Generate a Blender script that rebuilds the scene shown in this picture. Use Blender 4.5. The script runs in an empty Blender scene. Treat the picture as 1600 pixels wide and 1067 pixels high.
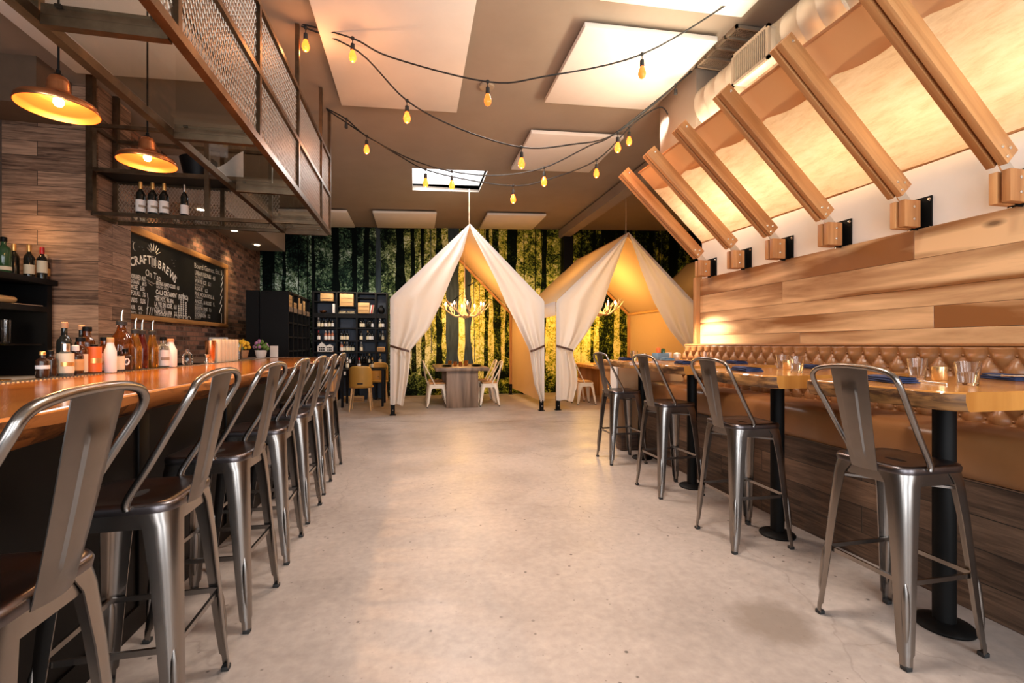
import bpy, bmesh, math, random
from mathutils import Vector, Matrix
from math import sin, cos, pi, radians as R
random.seed(7)
SC = bpy.context.scene
COL = SC.collection

# ------------------------------------------------------------------ camera, sky, big lights, exposure
cam_d = bpy.data.cameras.new('camera')
cam_d.sensor_width = 36.0
cam_d.lens = 36.0 * 720.0 / 1600.0
cam_d.shift_y = 4.5 / 1600.0
cam_d.clip_start = 0.02
cam = bpy.data.objects.new('camera', cam_d)
COL.objects.link(cam)
cam.location = (0, 0, 1.24)
cam.rotation_euler = (R(90), 0, -math.atan(151.0 / 720.0))
SC.camera = cam

world = bpy.data.worlds.new('sky')
SC.world = world
world.use_nodes = True
world.node_tree.nodes['Background'].inputs[0].default_value = (0.80, 0.90, 1.0, 1)
world.node_tree.nodes['Background'].inputs[1].default_value = 0.7

def area(name, loc, target, sx, sy, power, color, spread=180):
    l = bpy.data.lights.new(name, 'AREA')
    l.shape = 'RECTANGLE'; l.size = sx; l.size_y = sy; l.energy = power; l.color = color
    l.spread = R(spread)
    o = bpy.data.objects.new(name, l); COL.objects.link(o)
    o.location = loc
    o.rotation_euler = (Vector(target) - Vector(loc)).to_track_quat('-Z', 'Y').to_euler()
    return o

def point(name, loc, power, color, r=0.03, parent=None):
    l = bpy.data.lights.new(name, 'POINT')
    l.energy = power; l.color = color; l.shadow_soft_size = r
    o = bpy.data.objects.new(name, l); COL.objects.link(o)
    o.location = loc
    if parent: o.parent = parent
    return o

def spot(name, loc, target, power, color, angle=60, blend=0.6, r=0.04):
    l = bpy.data.lights.new(name, 'SPOT')
    l.energy = power; l.color = color; l.spot_size = R(angle); l.spot_blend = blend; l.shadow_soft_size = r
    o = bpy.data.objects.new(name, l); COL.objects.link(o)
    o.location = loc
    o.rotation_euler = (Vector(target) - Vector(loc)).to_track_quat('-Z', 'Y').to_euler()
    return o

# daylight through the storefront windows behind the camera
for wx in (-2.1, 0.15, 2.4):
    area('storefront_daylight', (wx, -2.05, 1.8), (wx * .8 + .1, 6, 1.5), 1.1, 2.5, 52, (0.95, 0.97, 1.0))
# daylight through the skylight
area('skylight_daylight', (0.56, 8.07, 4.14), (0.56, 8.0, 0), 1.15, 1.0, 45, (0.9, 0.95, 1.0))
# concealed warm strip between the fly sheet and the wall
for cy, cp in ((0.9, 4.6), (1.65, 4.8), (2.2, 4.8), (2.75, 4.8), (3.3, 5.4), (3.85, 10), (4.40, 10)):
    point('canopy_lamp', (3.14, cy, 2.84), cp, (1.0, 0.79, 0.56), 0.07)
# added uplight at the fly sheet's top edge, boosting the wash on the ceiling
area('ceiling_fill', (2.50, 3.3, 3.18), (1.9, 3.5, 4.2), 2.6, 0.05, 27, (1.0, 0.84, 0.62), 150)
# added fill lamps: over the aisle, and spots brightening the tent fronts
for k, (lx, ly, pw) in enumerate(((0.9, 1.8, 34), (0.9, 4.6, 34))):
    area('aisle_fill', (lx, ly, 3.9), (lx, ly, 0), 0.5, 0.5, pw, (1.0, 0.85, 0.73), 120)
spot('tent_front_fill', (4.2, 5.6, 3.7), (4.85, 8.3, 1.7), 75, (1.0, 0.80, 0.66), 48, 0.9, .08)
for tx in (0.95, 3.2):
    spot('tent_front_fill', (tx * .8 + .3, 4.9, 3.9), (tx, 8.3, 1.7), 210, (1.0, 0.90, 0.80), 62, 0.9, .08)

SC.view_settings.view_transform = 'Standard'
SC.view_settings.look = 'None'
SC.view_settings.gamma = 1.0
SC.view_settings.use_curve_mapping = False
SC.view_settings.exposure = 0.55
SC.cycles.sample_clamp_indirect = 4.0
SC.cycles.sample_clamp_direct = 30.0
SC.cycles.max_bounces = 8
SC.cycles.transparent_max_bounces = 16
SC.cycles.caustics_reflective = False
SC.cycles.caustics_refractive = False

# ------------------------------------------------------------------ materials
def new_mat(name):
    m = bpy.data.materials.new(name); m.use_nodes = True
    nt = m.node_tree
    return m, nt, nt.nodes['Principled BSDF']

def N(nt, kind, **kw):
    n = nt.nodes.new(kind)
    for k, v in kw.items():
        if k in n.inputs: n.inputs[k].default_value = v
        else: setattr(n, k, v)
    return n

def setin(p, **kw):
    names = dict(color='Base Color', rough='Roughness', metal='Metallic', trans='Transmission Weight', ior='IOR',
                 coat='Coat Weight', emit='Emission Color', emit_s='Emission Strength', spec='Specular IOR Level', alpha='Alpha',
                 sub='Subsurface Weight', coat_r='Coat Roughness', sheen='Sheen Weight')
    for k, v in kw.items():
        if isinstance(v, tuple) and len(v) == 3: v = v + (1,)
        p.inputs[names[k]].default_value = v

def plain(name, color, rough=0.5, metal=0.0, noise=0.0, nscale=8.0, bump=0.0, stretch=(1, 1, 1), **kw):
    m, nt, p = new_mat(name)
    setin(p, color=color, rough=rough, metal=metal, **kw)
    if noise or bump:
        tc = N(nt, 'ShaderNodeTexCoord'); mp = N(nt, 'ShaderNodeMapping'); mp.inputs['Scale'].default_value = stretch
        nt.links.new(tc.outputs['Object'], mp.inputs['Vector'])
        nz = N(nt, 'ShaderNodeTexNoise', Scale=nscale, Detail=5.0, Roughness=0.6)
        nt.links.new(mp.outputs[0], nz.inputs['Vector'])
        if noise:
            mr = N(nt, 'ShaderNodeMapRange'); mr.inputs[1].default_value = 0.3; mr.inputs[2].default_value = 0.7
            mr.inputs[3].default_value = 1 - noise; mr.inputs[4].default_value = 1 + noise
            nt.links.new(nz.outputs['Fac'], mr.inputs[0])
            mx = N(nt, 'ShaderNodeVectorMath', operation='SCALE'); mx.inputs[0].default_value = color[:3]
            nt.links.new(mr.outputs[0], mx.inputs['Scale']); nt.links.new(mx.outputs[0], p.inputs['Base Color'])
        if bump:
            b = N(nt, 'ShaderNodeBump', Strength=bump, Distance=0.01)
            nt.links.new(nz.outputs['Fac'], b.inputs['Height']); nt.links.new(b.outputs[0], p.inputs['Normal'])
    return m

def ramp(nt, stops, interp='LINEAR'):
    r = N(nt, 'ShaderNodeValToRGB'); e = r.color_ramp.elements; r.color_ramp.interpolation = interp
    while len(e) < len(stops): e.new(0.5)
    for i, (pos, c) in enumerate(stops):
        e[i].position = pos; e[i].color = tuple(c) + (1,) if len(c) == 3 else c
    return r

def wood(name, dark, light, rough=0.4, scale=1.0, tone=0.0, knots=0.0, coat=0.0, grain=16.0, bump=0.15, contrast=0.22, band=1.0):
    """wood grain along u of the metre UVs; 'tone' face attribute shifts it from board to board"""
    m, nt, p = new_mat(name); L = nt.links
    setin(p, rough=rough, coat=coat, coat_r=0.15)
    uv = N(nt, 'ShaderNodeUVMap')
    mp = N(nt, 'ShaderNodeMapping'); mp.inputs['Scale'].default_value = (1.1 * scale, grain * scale, 1)
    L.new(uv.outputs[0], mp.inputs['Vector'])
    at = N(nt, 'ShaderNodeAttribute', attribute_name='tone')
    off = N(nt, 'ShaderNodeVectorMath', operation='SCALE'); off.inputs[0].default_value = (17.3, 31.7, 9.1)
    L.new(at.outputs['Fac'], off.inputs['Scale'])
    add = N(nt, 'ShaderNodeVectorMath', operation='ADD'); L.new(mp.outputs[0], add.inputs[0]); L.new(off.outputs[0], add.inputs[1])
    n1 = N(nt, 'ShaderNodeTexNoise', Scale=1.0, Detail=6.0, Roughness=0.62, Distortion=0.6); L.new(add.outputs[0], n1.inputs['Vector'])
    mp2 = N(nt, 'ShaderNodeMapping'); mp2.inputs['Scale'].default_value = (0.55, 5.5, 1); L.new(uv.outputs[0], mp2.inputs['Vector'])
    add2 = N(nt, 'ShaderNodeVectorMath', operation='ADD'); L.new(mp2.outputs[0], add2.inputs[0]); L.new(off.outputs[0], add2.inputs[1])
    n2 = N(nt, 'ShaderNodeTexNoise', Scale=1.0, Detail=2.0, Distortion=0.8); L.new(add2.outputs[0], n2.inputs['Vector'])
    bd = N(nt, 'ShaderNodeMath', operation='MULTIPLY_ADD'); bd.inputs[1].default_value = band; bd.inputs[2].default_value = 0.5 - 0.5 * band; L.new(n2.outputs['Fac'], bd.inputs[0])
    mix = N(nt, 'ShaderNodeMath', operation='ADD'); L.new(n1.outputs['Fac'], mix.inputs[0])
    if tone:
        tm = N(nt, 'ShaderNodeMath', operation='MULTIPLY_ADD'); L.new(at.outputs['Fac'], tm.inputs[0]); tm.inputs[1].default_value = tone
        L.new(bd.outputs[0], tm.inputs[2]); L.new(tm.outputs[0], mix.inputs[1]); bias = tone * 0.5
    else:
        L.new(bd.outputs[0], mix.inputs[1]); bias = 0
    mr = N(nt, 'ShaderNodeMapRange'); mr.inputs[1].default_value = 1.0 + bias - contrast * (1 + tone); mr.inputs[2].default_value = 1.0 + bias + contrast * (1 + tone)
    L.new(mix.outputs[0], mr.inputs[0])
    rp = ramp(nt, [(0, dark), (0.5, [(a + b) / 2 for a, b in zip(dark, light)]), (1, light)])
    L.new(mr.outputs[0], rp.inputs[0])
    out = rp.outputs[0]
    if knots:
        mp3 = N(nt, 'ShaderNodeMapping'); mp3.inputs['Scale'].default_value = (1.3, 3.2, 1); L.new(uv.outputs[0], mp3.inputs['Vector'])
        vo = N(nt, 'ShaderNodeTexVoronoi', Scale=1.0); L.new(mp3.outputs[0], vo.inputs['Vector'])
        kr = N(nt, 'ShaderNodeMapRange'); kr.inputs[1].default_value = 0.03; kr.inputs[2].default_value = 0.09
        kr.inputs[3].default_value = knots; kr.inputs[4].default_value = 0
        L.new(vo.outputs['Distance'], kr.inputs[0])
        mk = N(nt, 'ShaderNodeMixRGB'); mk.inputs[2].default_value = (dark[0] * .25, dark[1] * .22, dark[2] * .2, 1)
        L.new(kr.outputs[0], mk.inputs[0]); L.new(out, mk.inputs[1]); out = mk.outputs[0]
    L.new(out, p.inputs['Base Color'])
    if bump:
        b = N(nt, 'ShaderNodeBump', Strength=bump, Distance=0.004); L.new(n1.outputs['Fac'], b.inputs['Height']); L.new(b.outputs[0], p.inputs['Normal'])
    return m

def boards(name, c1, c2, gap, bw, bh, gap_w, rough=0.6, brick=False, wear=0.35, bump=0.5):
    """a running bond of boards or bricks on the metre UVs"""
    m, nt, p = new_mat(name); L = nt.links
    setin(p, rough=rough)
    uv = N(nt, 'ShaderNodeUVMap')
    br = N(nt, 'ShaderNodeTexBrick', offset=0.5 if brick else 0.37, squash=1.0)
    br.inputs['Color1'].default_value = (0, 0, 0, 1); br.inputs['Color2'].default_value = (1, 1, 1, 1); br.inputs['Mortar'].default_value = (0.5, 0.5, 0.5, 1)
    br.inputs['Scale'].default_value = 1.0; br.inputs['Mortar Size'].default_value = gap_w; br.inputs['Mortar Smooth'].default_value = 0.2
    br.inputs['Brick Width'].default_value = bw; br.inputs['Row Height'].default_value = bh; br.inputs['Bias'].default_value = 0.0
    L.new(uv.outputs[0], br.inputs['Vector'])
    mp = N(nt, 'ShaderNodeMapping'); mp.inputs['Scale'].default_value = (9, 9, 1) if brick else (3.2, 38, 1)
    L.new(uv.outputs[0], mp.inputs['Vector'])
    sc = N(nt, 'ShaderNodeVectorMath', operation='SCALE'); sc.inputs['Scale'].default_value = 13.0; L.new(br.outputs['Color'], sc.inputs[0])
    ad = N(nt, 'ShaderNodeVectorMath', operation='ADD'); L.new(mp.outputs[0], ad.inputs[0]); L.new(sc.outputs[0], ad.inputs[1])
    nz = N(nt, 'ShaderNodeTexNoise', Scale=1.0, Detail=6.0, Roughness=0.65, Distortion=0.5); L.new(ad.outputs[0], nz.inputs['Vector'])
    sep = N(nt, 'ShaderNodeSeparateColor'); L.new(br.outputs['Color'], sep.inputs[0])
    ma = N(nt, 'ShaderNodeMath', operation='MULTIPLY_ADD'); L.new(sep.outputs[0], ma.inputs[0]); ma.inputs[1].default_value = 0.55 if brick else 0.30
    L.new(nz.outputs['Fac'], ma.inputs[2])
    mr = N(nt, 'ShaderNodeMapRange'); mr.inputs[1].default_value = 0.50 if brick else 0.42; mr.inputs[2].default_value = 0.98 if brick else 0.86; L.new(ma.outputs[0], mr.inputs[0])
    mid = [(a + b) / 2 for a, b in zip(c1, c2)]
    rp = ramp(nt, [(0, c1), (0.55, mid), (1, c2)]); L.new(mr.outputs[0], rp.inputs[0])
    mx = N(nt, 'ShaderNodeMixRGB'); mx.inputs[2].default_value = tuple(gap) + (1,)
    L.new(br.outputs['Fac'], mx.inputs[0]); L.new(rp.outputs[0], mx.inputs[1])
    L.new(mx.outputs[0], p.inputs['Base Color'])
    hh = N(nt, 'ShaderNodeMath', operation='MULTIPLY_ADD'); L.new(br.outputs['Fac'], hh.inputs[0]); hh.inputs[1].default_value = -1.2; L.new(nz.outputs['Fac'], hh.inputs[2])
    b = N(nt, 'ShaderNodeBump', Strength=bump, Distance=0.008); L.new(hh.outputs[0], b.inputs['Height']); L.new(b.outputs[0], p.inputs['Normal'])
    return m

def concrete():
    m, nt, p = new_mat('polished_concrete'); L = nt.links
    tc = N(nt, 'ShaderNodeTexCoord')
    def nz(scale, detail, st=(1, 1, 1), rough=0.6, dist=0.0):
        mp = N(nt, 'ShaderNodeMapping'); mp.inputs['Scale'].default_value = st; L.new(tc.outputs['Object'], mp.inputs['Vector'])
        n = N(nt, 'ShaderNodeTexNoise', Scale=scale, Detail=detail, Roughness=rough, Distortion=dist); L.new(mp.outputs[0], n.inputs['Vector'])
        return n.outputs['Fac']
    base = ramp(nt, [(0.25, (0.26, 0.222, 0.198)), (0.5, (0.395, 0.34, 0.305)), (0.75, (0.47, 0.41, 0.37))])
    L.new(nz(0.9, 6), base.inputs[0])
    fine = ramp(nt, [(0.3, (0.80, 0.80, 0.80)), (0.7, (1.08, 1.08, 1.08))]); L.new(nz(22, 5), fine.inputs[0])
    mul = N(nt, 'ShaderNodeMixRGB', blend_type='MULTIPLY'); mul.inputs[0].default_value = 0.8
    L.new(base.outputs[0], mul.inputs[1]); L.new(fine.outputs[0], mul.inputs[2]); out = mul.outputs[0]
    # pits
    vo = N(nt, 'ShaderNodeTexVoronoi', Scale=13.0); L.new(tc.outputs['Object'], vo.inputs['Vector'])
    pr = N(nt, 'ShaderNodeMapRange'); pr.inputs[1].default_value = 0.07; pr.inputs[2].default_value = 0.13; pr.inputs[3].default_value = 1; pr.inputs[4].default_value = 0
    L.new(vo.outputs['Distance'], pr.inputs[0])
    sep = N(nt, 'ShaderNodeSeparateColor'); L.new(vo.outputs['Color'], sep.inputs[0])
    gt = N(nt, 'ShaderNodeMath', operation='GREATER_THAN'); gt.inputs[1].default_value = 0.50; L.new(sep.outputs[0], gt.inputs[0])
    pm = N(nt, 'ShaderNodeMath', operation='MULTIPLY'); L.new(pr.outputs[0], pm.inputs[0]); L.new(gt.outputs[0], pm.inputs[1])
    cl = ramp(nt, [(0.40, (0, 0, 0)), (0.52, (1, 1, 1))]); L.new(nz(1.7, 3), cl.inputs[0])
    pm2 = N(nt, 'ShaderNodeMath', operation='MULTIPLY'); L.new(pm.outputs[0], pm2.inputs[0]); L.new(cl.outputs[0], pm2.inputs[1])
    mx = N(nt, 'ShaderNodeMixRGB'); mx.inputs[2].default_value = (0.10, 0.085, 0.075, 1); L.new(pm2.outputs[0], mx.inputs[0]); L.new(out, mx.inputs[1]); out = mx.outputs[0]
    vf = N(nt, 'ShaderNodeTexVoronoi', Scale=42.0); L.new(tc.outputs['Object'], vf.inputs['Vector'])
    fr_ = N(nt, 'ShaderNodeMapRange'); fr_.inputs[1].default_value = 0.10; fr_.inputs[2].default_value = 0.2; fr_.inputs[3].default_value = 0.75; fr_.inputs[4].default_value = 0; L.new(vf.outputs['Distance'], fr_.inputs[0])
    sf = N(nt, 'ShaderNodeSeparateColor'); L.new(vf.outputs['Color'], sf.inputs[0])
    gf = N(nt, 'ShaderNodeMath', operation='GREATER_THAN'); gf.inputs[1].default_value = 0.72; L.new(sf.outputs[0], gf.inputs[0])
    cf = ramp(nt, [(0.47, (0, 0, 0)), (0.60, (1, 1, 1))]); L.new(nz(2.3, 4), cf.inputs[0])
    f1 = N(nt, 'ShaderNodeMath', operation='MULTIPLY'); L.new(fr_.outputs[0], f1.inputs[0]); L.new(gf.outputs[0], f1.inputs[1])
    f2 = N(nt, 'ShaderNodeMath', operation='MULTIPLY'); L.new(f1.outputs[0], f2.inputs[0]); L.new(cf.outputs[0], f2.inputs[1])
    mxf = N(nt, 'ShaderNodeMixRGB'); mxf.inputs[2].default_value = (0.09, 0.07, 0.06, 1); L.new(f2.outputs[0], mxf.inputs[0]); L.new(out, mxf.inputs[1]); out = mxf.outputs[0]
    # scuffed dark streaks across the far floor, by the tents
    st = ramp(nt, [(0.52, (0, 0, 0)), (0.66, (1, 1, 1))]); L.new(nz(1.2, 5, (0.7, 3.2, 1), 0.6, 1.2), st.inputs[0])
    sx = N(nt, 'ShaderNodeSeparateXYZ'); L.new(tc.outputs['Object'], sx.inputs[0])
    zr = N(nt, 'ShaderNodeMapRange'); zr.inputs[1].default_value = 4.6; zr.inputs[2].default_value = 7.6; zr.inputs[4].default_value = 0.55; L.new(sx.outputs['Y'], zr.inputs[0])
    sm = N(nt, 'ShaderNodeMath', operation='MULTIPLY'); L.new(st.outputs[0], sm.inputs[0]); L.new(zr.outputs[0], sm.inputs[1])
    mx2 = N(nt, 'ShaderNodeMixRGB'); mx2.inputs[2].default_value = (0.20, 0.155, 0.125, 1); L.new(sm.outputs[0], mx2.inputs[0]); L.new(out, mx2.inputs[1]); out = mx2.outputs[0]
    # one worn round stain beside the tables
    ds = N(nt, 'ShaderNodeVectorMath', operation='DISTANCE'); ds.inputs[1].default_value = (1.57, 1.78, 0); L.new(tc.outputs['Object'], ds.inputs[0])
    da = N(nt, 'ShaderNodeMath', operation='MULTIPLY_ADD'); L.new(nz(9, 4), da.inputs[0]); da.inputs[1].default_value = 0.16; L.new(ds.outputs['Value'], da.inputs[2])
    dr = N(nt, 'ShaderNodeMapRange'); dr.inputs[1].default_value = 0.20; dr.inputs[2].default_value = 0.29; dr.inputs[3].default_value = 0.78; dr.inputs[4].default_value = 0
    L.new(da.outputs[0], dr.inputs[0])
    mx3 = N(nt, 'ShaderNodeMixRGB'); mx3.inputs[2].default_value = (0.20, 0.16, 0.13, 1); L.new(dr.outputs[0], mx3.inputs[0]); L.new(out, mx3.inputs[1]); out = mx3.outputs[0]
    # hairline cracks
    vc = N(nt, 'ShaderNodeTexVoronoi', feature='DISTANCE_TO_EDGE', Scale=0.45)
    dv = N(nt, 'ShaderNodeTexNoise', Scale=1.6, Detail=5.0); L.new(tc.outputs['Object'], dv.inputs['Vector'])
    dva = N(nt, 'ShaderNodeVectorMath', operation='MULTIPLY_ADD'); dva.inputs[1].default_value = (0.9, 0.9, 0); L.new(dv.outputs['Color'], dva.inputs[0]); L.new(tc.outputs['Object'], dva.inputs[2])
    L.new(dva.outputs[0], vc.inputs['Vector'])
    cr = N(nt, 'ShaderNodeMapRange'); cr.inputs[1].default_value = 0.001; cr.inputs[2].default_value = 0.004; cr.inputs[3].default_value = 0.28; cr.inputs[4].default_value = 0; L.new(vc.outputs['Distance'], cr.inputs[0])
    mx4 = N(nt, 'ShaderNodeMixRGB'); mx4.inputs[2].default_value = (0.16, 0.13, 0.11, 1); L.new(cr.outputs[0], mx4.inputs[0]); L.new(out, mx4.inputs[1]); out = mx4.outputs[0]
    L.new(out, p.inputs['Base Color'])
    rr = N(nt, 'ShaderNodeMapRange'); rr.inputs[1].default_value = 0.3; rr.inputs[2].default_value = 0.7; rr.inputs[3].default_value = 0.34; rr.inputs[4].default_value = 0.52
    L.new(nz(2.5, 4), rr.inputs[0]); L.new(rr.outputs[0], p.inputs['Roughness'])
    b = N(nt, 'ShaderNodeBump', Strength=0.08, Distance=0.004); L.new(nz(30, 4), b.inputs['Height']); L.new(b.outputs[0], p.inputs['Normal'])
    return m

def mural_mat(name='forest_print', shade=0.0):
    """printed forest: leaf speckle, dark and bluish at one end, sunlit yellow green at the other"""
    m, nt, p = new_mat(name); L = nt.links
    setin(p, rough=0.9, spec=0.05)
    tc = N(nt, 'ShaderNodeTexCoord'); sx = N(nt, 'ShaderNodeSeparateXYZ'); L.new(tc.outputs['Object'], sx.inputs[0])
    def nz(scale, detail, st=(1, 1, 1), dist=0.0, r=0.6):
        mp = N(nt, 'ShaderNodeMapping'); mp.inputs['Scale'].default_value = st; L.new(tc.outputs['Object'], mp.inputs['Vector'])
        n = N(nt, 'ShaderNodeTexNoise', Scale=scale, Detail=detail, Roughness=r, Distortion=dist); L.new(mp.outputs[0], n.inputs['Vector'])
        return n.outputs['Fac']
    def math2(op, a, b=None, c=None):
        n = N(nt, 'ShaderNodeMath', operation=op)
        for i, v in enumerate((a, b, c)):
            if v is None: continue
            if isinstance(v, (int, float)): n.inputs[i].default_value = v
            else: L.new(v, n.inputs[i])
        return n.outputs[0]
    vo = N(nt, 'ShaderNodeTexVoronoi', Scale=24.0); vo.inputs['Randomness'].default_value = 1.0
    wob = N(nt, 'ShaderNodeTexNoise', Scale=5.0, Detail=4.0); L.new(tc.outputs['Object'], wob.inputs['Vector'])
    wv = N(nt, 'ShaderNodeVectorMath', operation='MULTIPLY_ADD'); wv.inputs[1].default_value = (0.5, 0.5, 0.5); L.new(wob.outputs['Color'], wv.inputs[0]); L.new(tc.outputs['Object'], wv.inputs[2])
    L.new(wv.outputs[0], vo.inputs['Vector'])
    sp = N(nt, 'ShaderNodeSeparateColor'); L.new(vo.outputs['Color'], sp.inputs[0])
    # clumps of light + leaf speckle + thin verticals of far trunks
    clump = nz(1.7, 7, (1, 1, 0.8), 0.6, 0.68)
    speck = math2('MULTIPLY_ADD', sp.outputs[0], 1.05, math2('MULTIPLY', nz(22, 8), 1.5))
    bars = nz(1.0, 3, (11, 1, 0.35), 0.0)
    lum = math2('ADD', math2('MULTIPLY', clump, 2.7), math2('MULTIPLY', speck, 0.62))
    lum = math2('MULTIPLY_ADD', bars, 0.45, lum)
    # more sky glow at mid height, dark undergrowth low and dark crowns high
    zg = N(nt, 'ShaderNodeFloatCurve'); cu = zg.mapping.curves[0]
    cu.points[0].location = (0, 0.10); cu.points[1].location = (1, 0.24)
    for pt in ((0.07, 0.22), (0.18, 0.48), (0.4, 0.66), (0.6, 0.55), (0.8, 0.33)): cu.points.new(*pt)
    zg.mapping.update()
    zn = N(nt, 'ShaderNodeMapRange'); zn.inputs[2].default_value = 4.2; L.new(sx.outputs['Z'], zn.inputs[0]); L.new(zn.outputs[0], zg.inputs['Value'])
    xr = N(nt, 'ShaderNodeMapRange', interpolation_type='SMOOTHSTEP'); xr.inputs[1].default_value = -1.6; xr.inputs[2].default_value = 1.4; L.new(sx.outputs['X'], xr.inputs[0])
    x2 = N(nt, 'ShaderNodeMapRange', interpolation_type='SMOOTHSTEP'); x2.inputs[1].default_value = 3.6; x2.inputs[2].default_value = 4.6; L.new(sx.outputs['X'], x2.inputs[0])
    zt = N(nt, 'ShaderNodeMapRange', interpolation_type='SMOOTHSTEP'); zt.inputs[1].default_value = 2.4; zt.inputs[2].default_value = 3.2; L.new(sx.outputs['Z'], zt.inputs[0])
    lum = math2('ADD', lum, math2('MULTIPLY', zg.outputs[0], 0.85))
    lum = math2('MULTIPLY_ADD', xr.outputs[0], 0.24, lum)
    lum = math2('MULTIPLY_ADD', math2('MULTIPLY', x2.outputs[0], zt.outputs[0]), -0.45, lum)
    v = math2('MULTIPLY', math2('SUBTRACT', lum, 2.29 + shade), 1.0)
    cool = ramp(nt, [(0.0, (0.003, 0.006, 0.006)), (0.32, (0.012, 0.026, 0.022)), (0.5, (0.035, 0.085, 0.05)), (0.68, (0.13, 0.22, 0.12)), (0.85, (0.33, 0.47, 0.36)), (1.0, (0.68, 0.85, 0.80))])
    warm = ramp(nt, [(0.0, (0.004, 0.007, 0.003)), (0.25, (0.02, 0.035, 0.008)), (0.42, (0.10, 0.14, 0.015)), (0.6, (0.33, 0.36, 0.04)), (0.8, (0.62, 0.58, 0.08)), (1.0, (0.90, 0.82, 0.32))])
    L.new(v, cool.inputs[0]); L.new(v, warm.inputs[0])
    mx = N(nt, 'ShaderNodeMixRGB'); L.new(xr.outputs[0], mx.inputs[0]); L.new(cool.outputs[0], mx.inputs[1]); L.new(warm.outputs[0], mx.inputs[2])
    # blue mist printed low in the middle of the picture
    L.new(mx.outputs[0], p.inputs['Base Color'])
    return m

def cloth(name, color, trans=0.3, wrinkle=0.25, rough=0.9):
    m, nt, p = new_mat(name); L = nt.links
    out = nt.nodes['Material Output']; nt.nodes.remove(p)
    df = N(nt, 'ShaderNodeBsdfDiffuse'); df.inputs[0].default_value = tuple(color) + (1,)
    tr = N(nt, 'ShaderNodeBsdfTranslucent'); tr.inputs[0].default_value = tuple(color) + (1,)
    mx = N(nt, 'ShaderNodeMixShader'); mx.inputs[0].default_value = trans
    L.new(df.outputs[0], mx.inputs[1]); L.new(tr.outputs[0], mx.inputs[2]); L.new(mx.outputs[0], out.inputs[0])
    tc = N(nt, 'ShaderNodeTexCoord')
    nz = N(nt, 'ShaderNodeTexNoise', Scale=7.0, Detail=4.0, Distortion=1.0); L.new(tc.outputs['Object'], nz.inputs['Vector'])
    b = N(nt, 'ShaderNodeBump', Strength=wrinkle, Distance=0.02); L.new(nz.outputs['Fac'], b.inputs['Height'])
    L.new(b.outputs[0], df.inputs['Normal']); L.new(b.outputs[0], tr.inputs['Normal'])
    return m, df, tr, nt

def emis(name, color, strength):
    m, nt, p = new_mat(name)
    setin(p, color=(color[0] * .5, color[1] * .5, color[2] * .5), emit=color, emit_s=strength, rough=0.3)
    return m

def pane_mat(name, tint=(0.93, 0.95, 0.92), ior=1.45):
    m, nt, p = new_mat(name); L = nt.links
    out = nt.nodes['Material Output']; nt.nodes.remove(p)
    t = N(nt, 'ShaderNodeBsdfTransparent'); t.inputs[0].default_value = tuple(tint) + (1,)
    g = N(nt, 'ShaderNodeBsdfGlossy'); g.inputs['Roughness'].default_value = 0.03
    lw = N(nt, 'ShaderNodeLayerWeight', Blend=0.5); pw = N(nt, 'ShaderNodeMath', operation='POWER'); pw.inputs[1].default_value = 4.0; L.new(lw.outputs['Facing'], pw.inputs[0])
    f = N(nt, 'ShaderNodeMapRange'); f.inputs[3].default_value = 0.04; f.inputs[4].default_value = 0.7; L.new(pw.outputs[0], f.inputs[0]); mx = N(nt, 'ShaderNodeMixShader')
    L.new(f.outputs[0], mx.inputs[0]); L.new(t.outputs[0], mx.inputs[1]); L.new(g.outputs[0], mx.inputs[2]); L.new(mx.outputs[0], out.inputs[0])
    return m

M = {}
M['floor'] = concrete()
M['ceiling'] = plain('taupe_ceiling_paint', (0.31, 0.255, 0.205), 0.8, noise=0.06, nscale=2.0)
M['soffit'] = plain('soffit_plaster', (0.34, 0.28, 0.225), 0.85, noise=0.05, nscale=2.0)
M['acoustic'] = plain('acoustic_fabric', (0.80, 0.77, 0.73), 0.9, noise=0.03, nscale=3.0)
M['plaster'] = plain('white_plaster', (0.78, 0.74, 0.70), 0.8, noise=0.04, nscale=3.0)
M['brownwall'] = plain('brown_painted_wall', (0.13, 0.085, 0.055), 0.8, noise=0.1)
M['darkwall'] = plain('dark_painted_wall', (0.10, 0.09, 0.085), 0.7, noise=0.1)
M['brick'] = boards('old_brick', (0.05, 0.024, 0.016), (0.34, 0.165, 0.105), (0.17, 0.115, 0.085), 0.21, 0.072, 0.008, 0.8, True, bump=0.7)
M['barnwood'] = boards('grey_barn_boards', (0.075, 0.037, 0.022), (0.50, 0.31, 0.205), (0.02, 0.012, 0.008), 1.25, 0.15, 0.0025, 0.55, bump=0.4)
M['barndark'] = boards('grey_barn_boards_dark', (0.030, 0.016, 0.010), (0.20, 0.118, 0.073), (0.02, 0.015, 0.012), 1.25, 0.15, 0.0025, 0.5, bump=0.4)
M['hickory'] = wood('hickory_boards', (0.26, 0.105, 0.032), (0.84, 0.56, 0.30), 0.38, 1.0, tone=0.55, knots=0.8, grain=9.0, bump=0.06, contrast=0.24, band=2.6)
M['fir'] = wood('fir_rafter', (0.40, 0.17, 0.055), (0.68, 0.36, 0.145), 0.42, 1.0, tone=0.3, grain=30.0, bump=0.08)
M['barwood'] = wood('varnished_bar_wood', (0.40, 0.10, 0.012), (0.76, 0.27, 0.045), 0.13, 1.0, coat=0.6, grain=8.0, bump=0.03, contrast=0.3)
M['bark'] = wood('bark_edge', (0.014, 0.005, 0.003), (0.25, 0.085, 0.02), 0.75, 6.0, grain=4.0, bump=0.8, contrast=0.13)
M['bark'].node_tree.nodes['Principled BSDF'].inputs['Specular IOR Level'].default_value = 0.1
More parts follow.
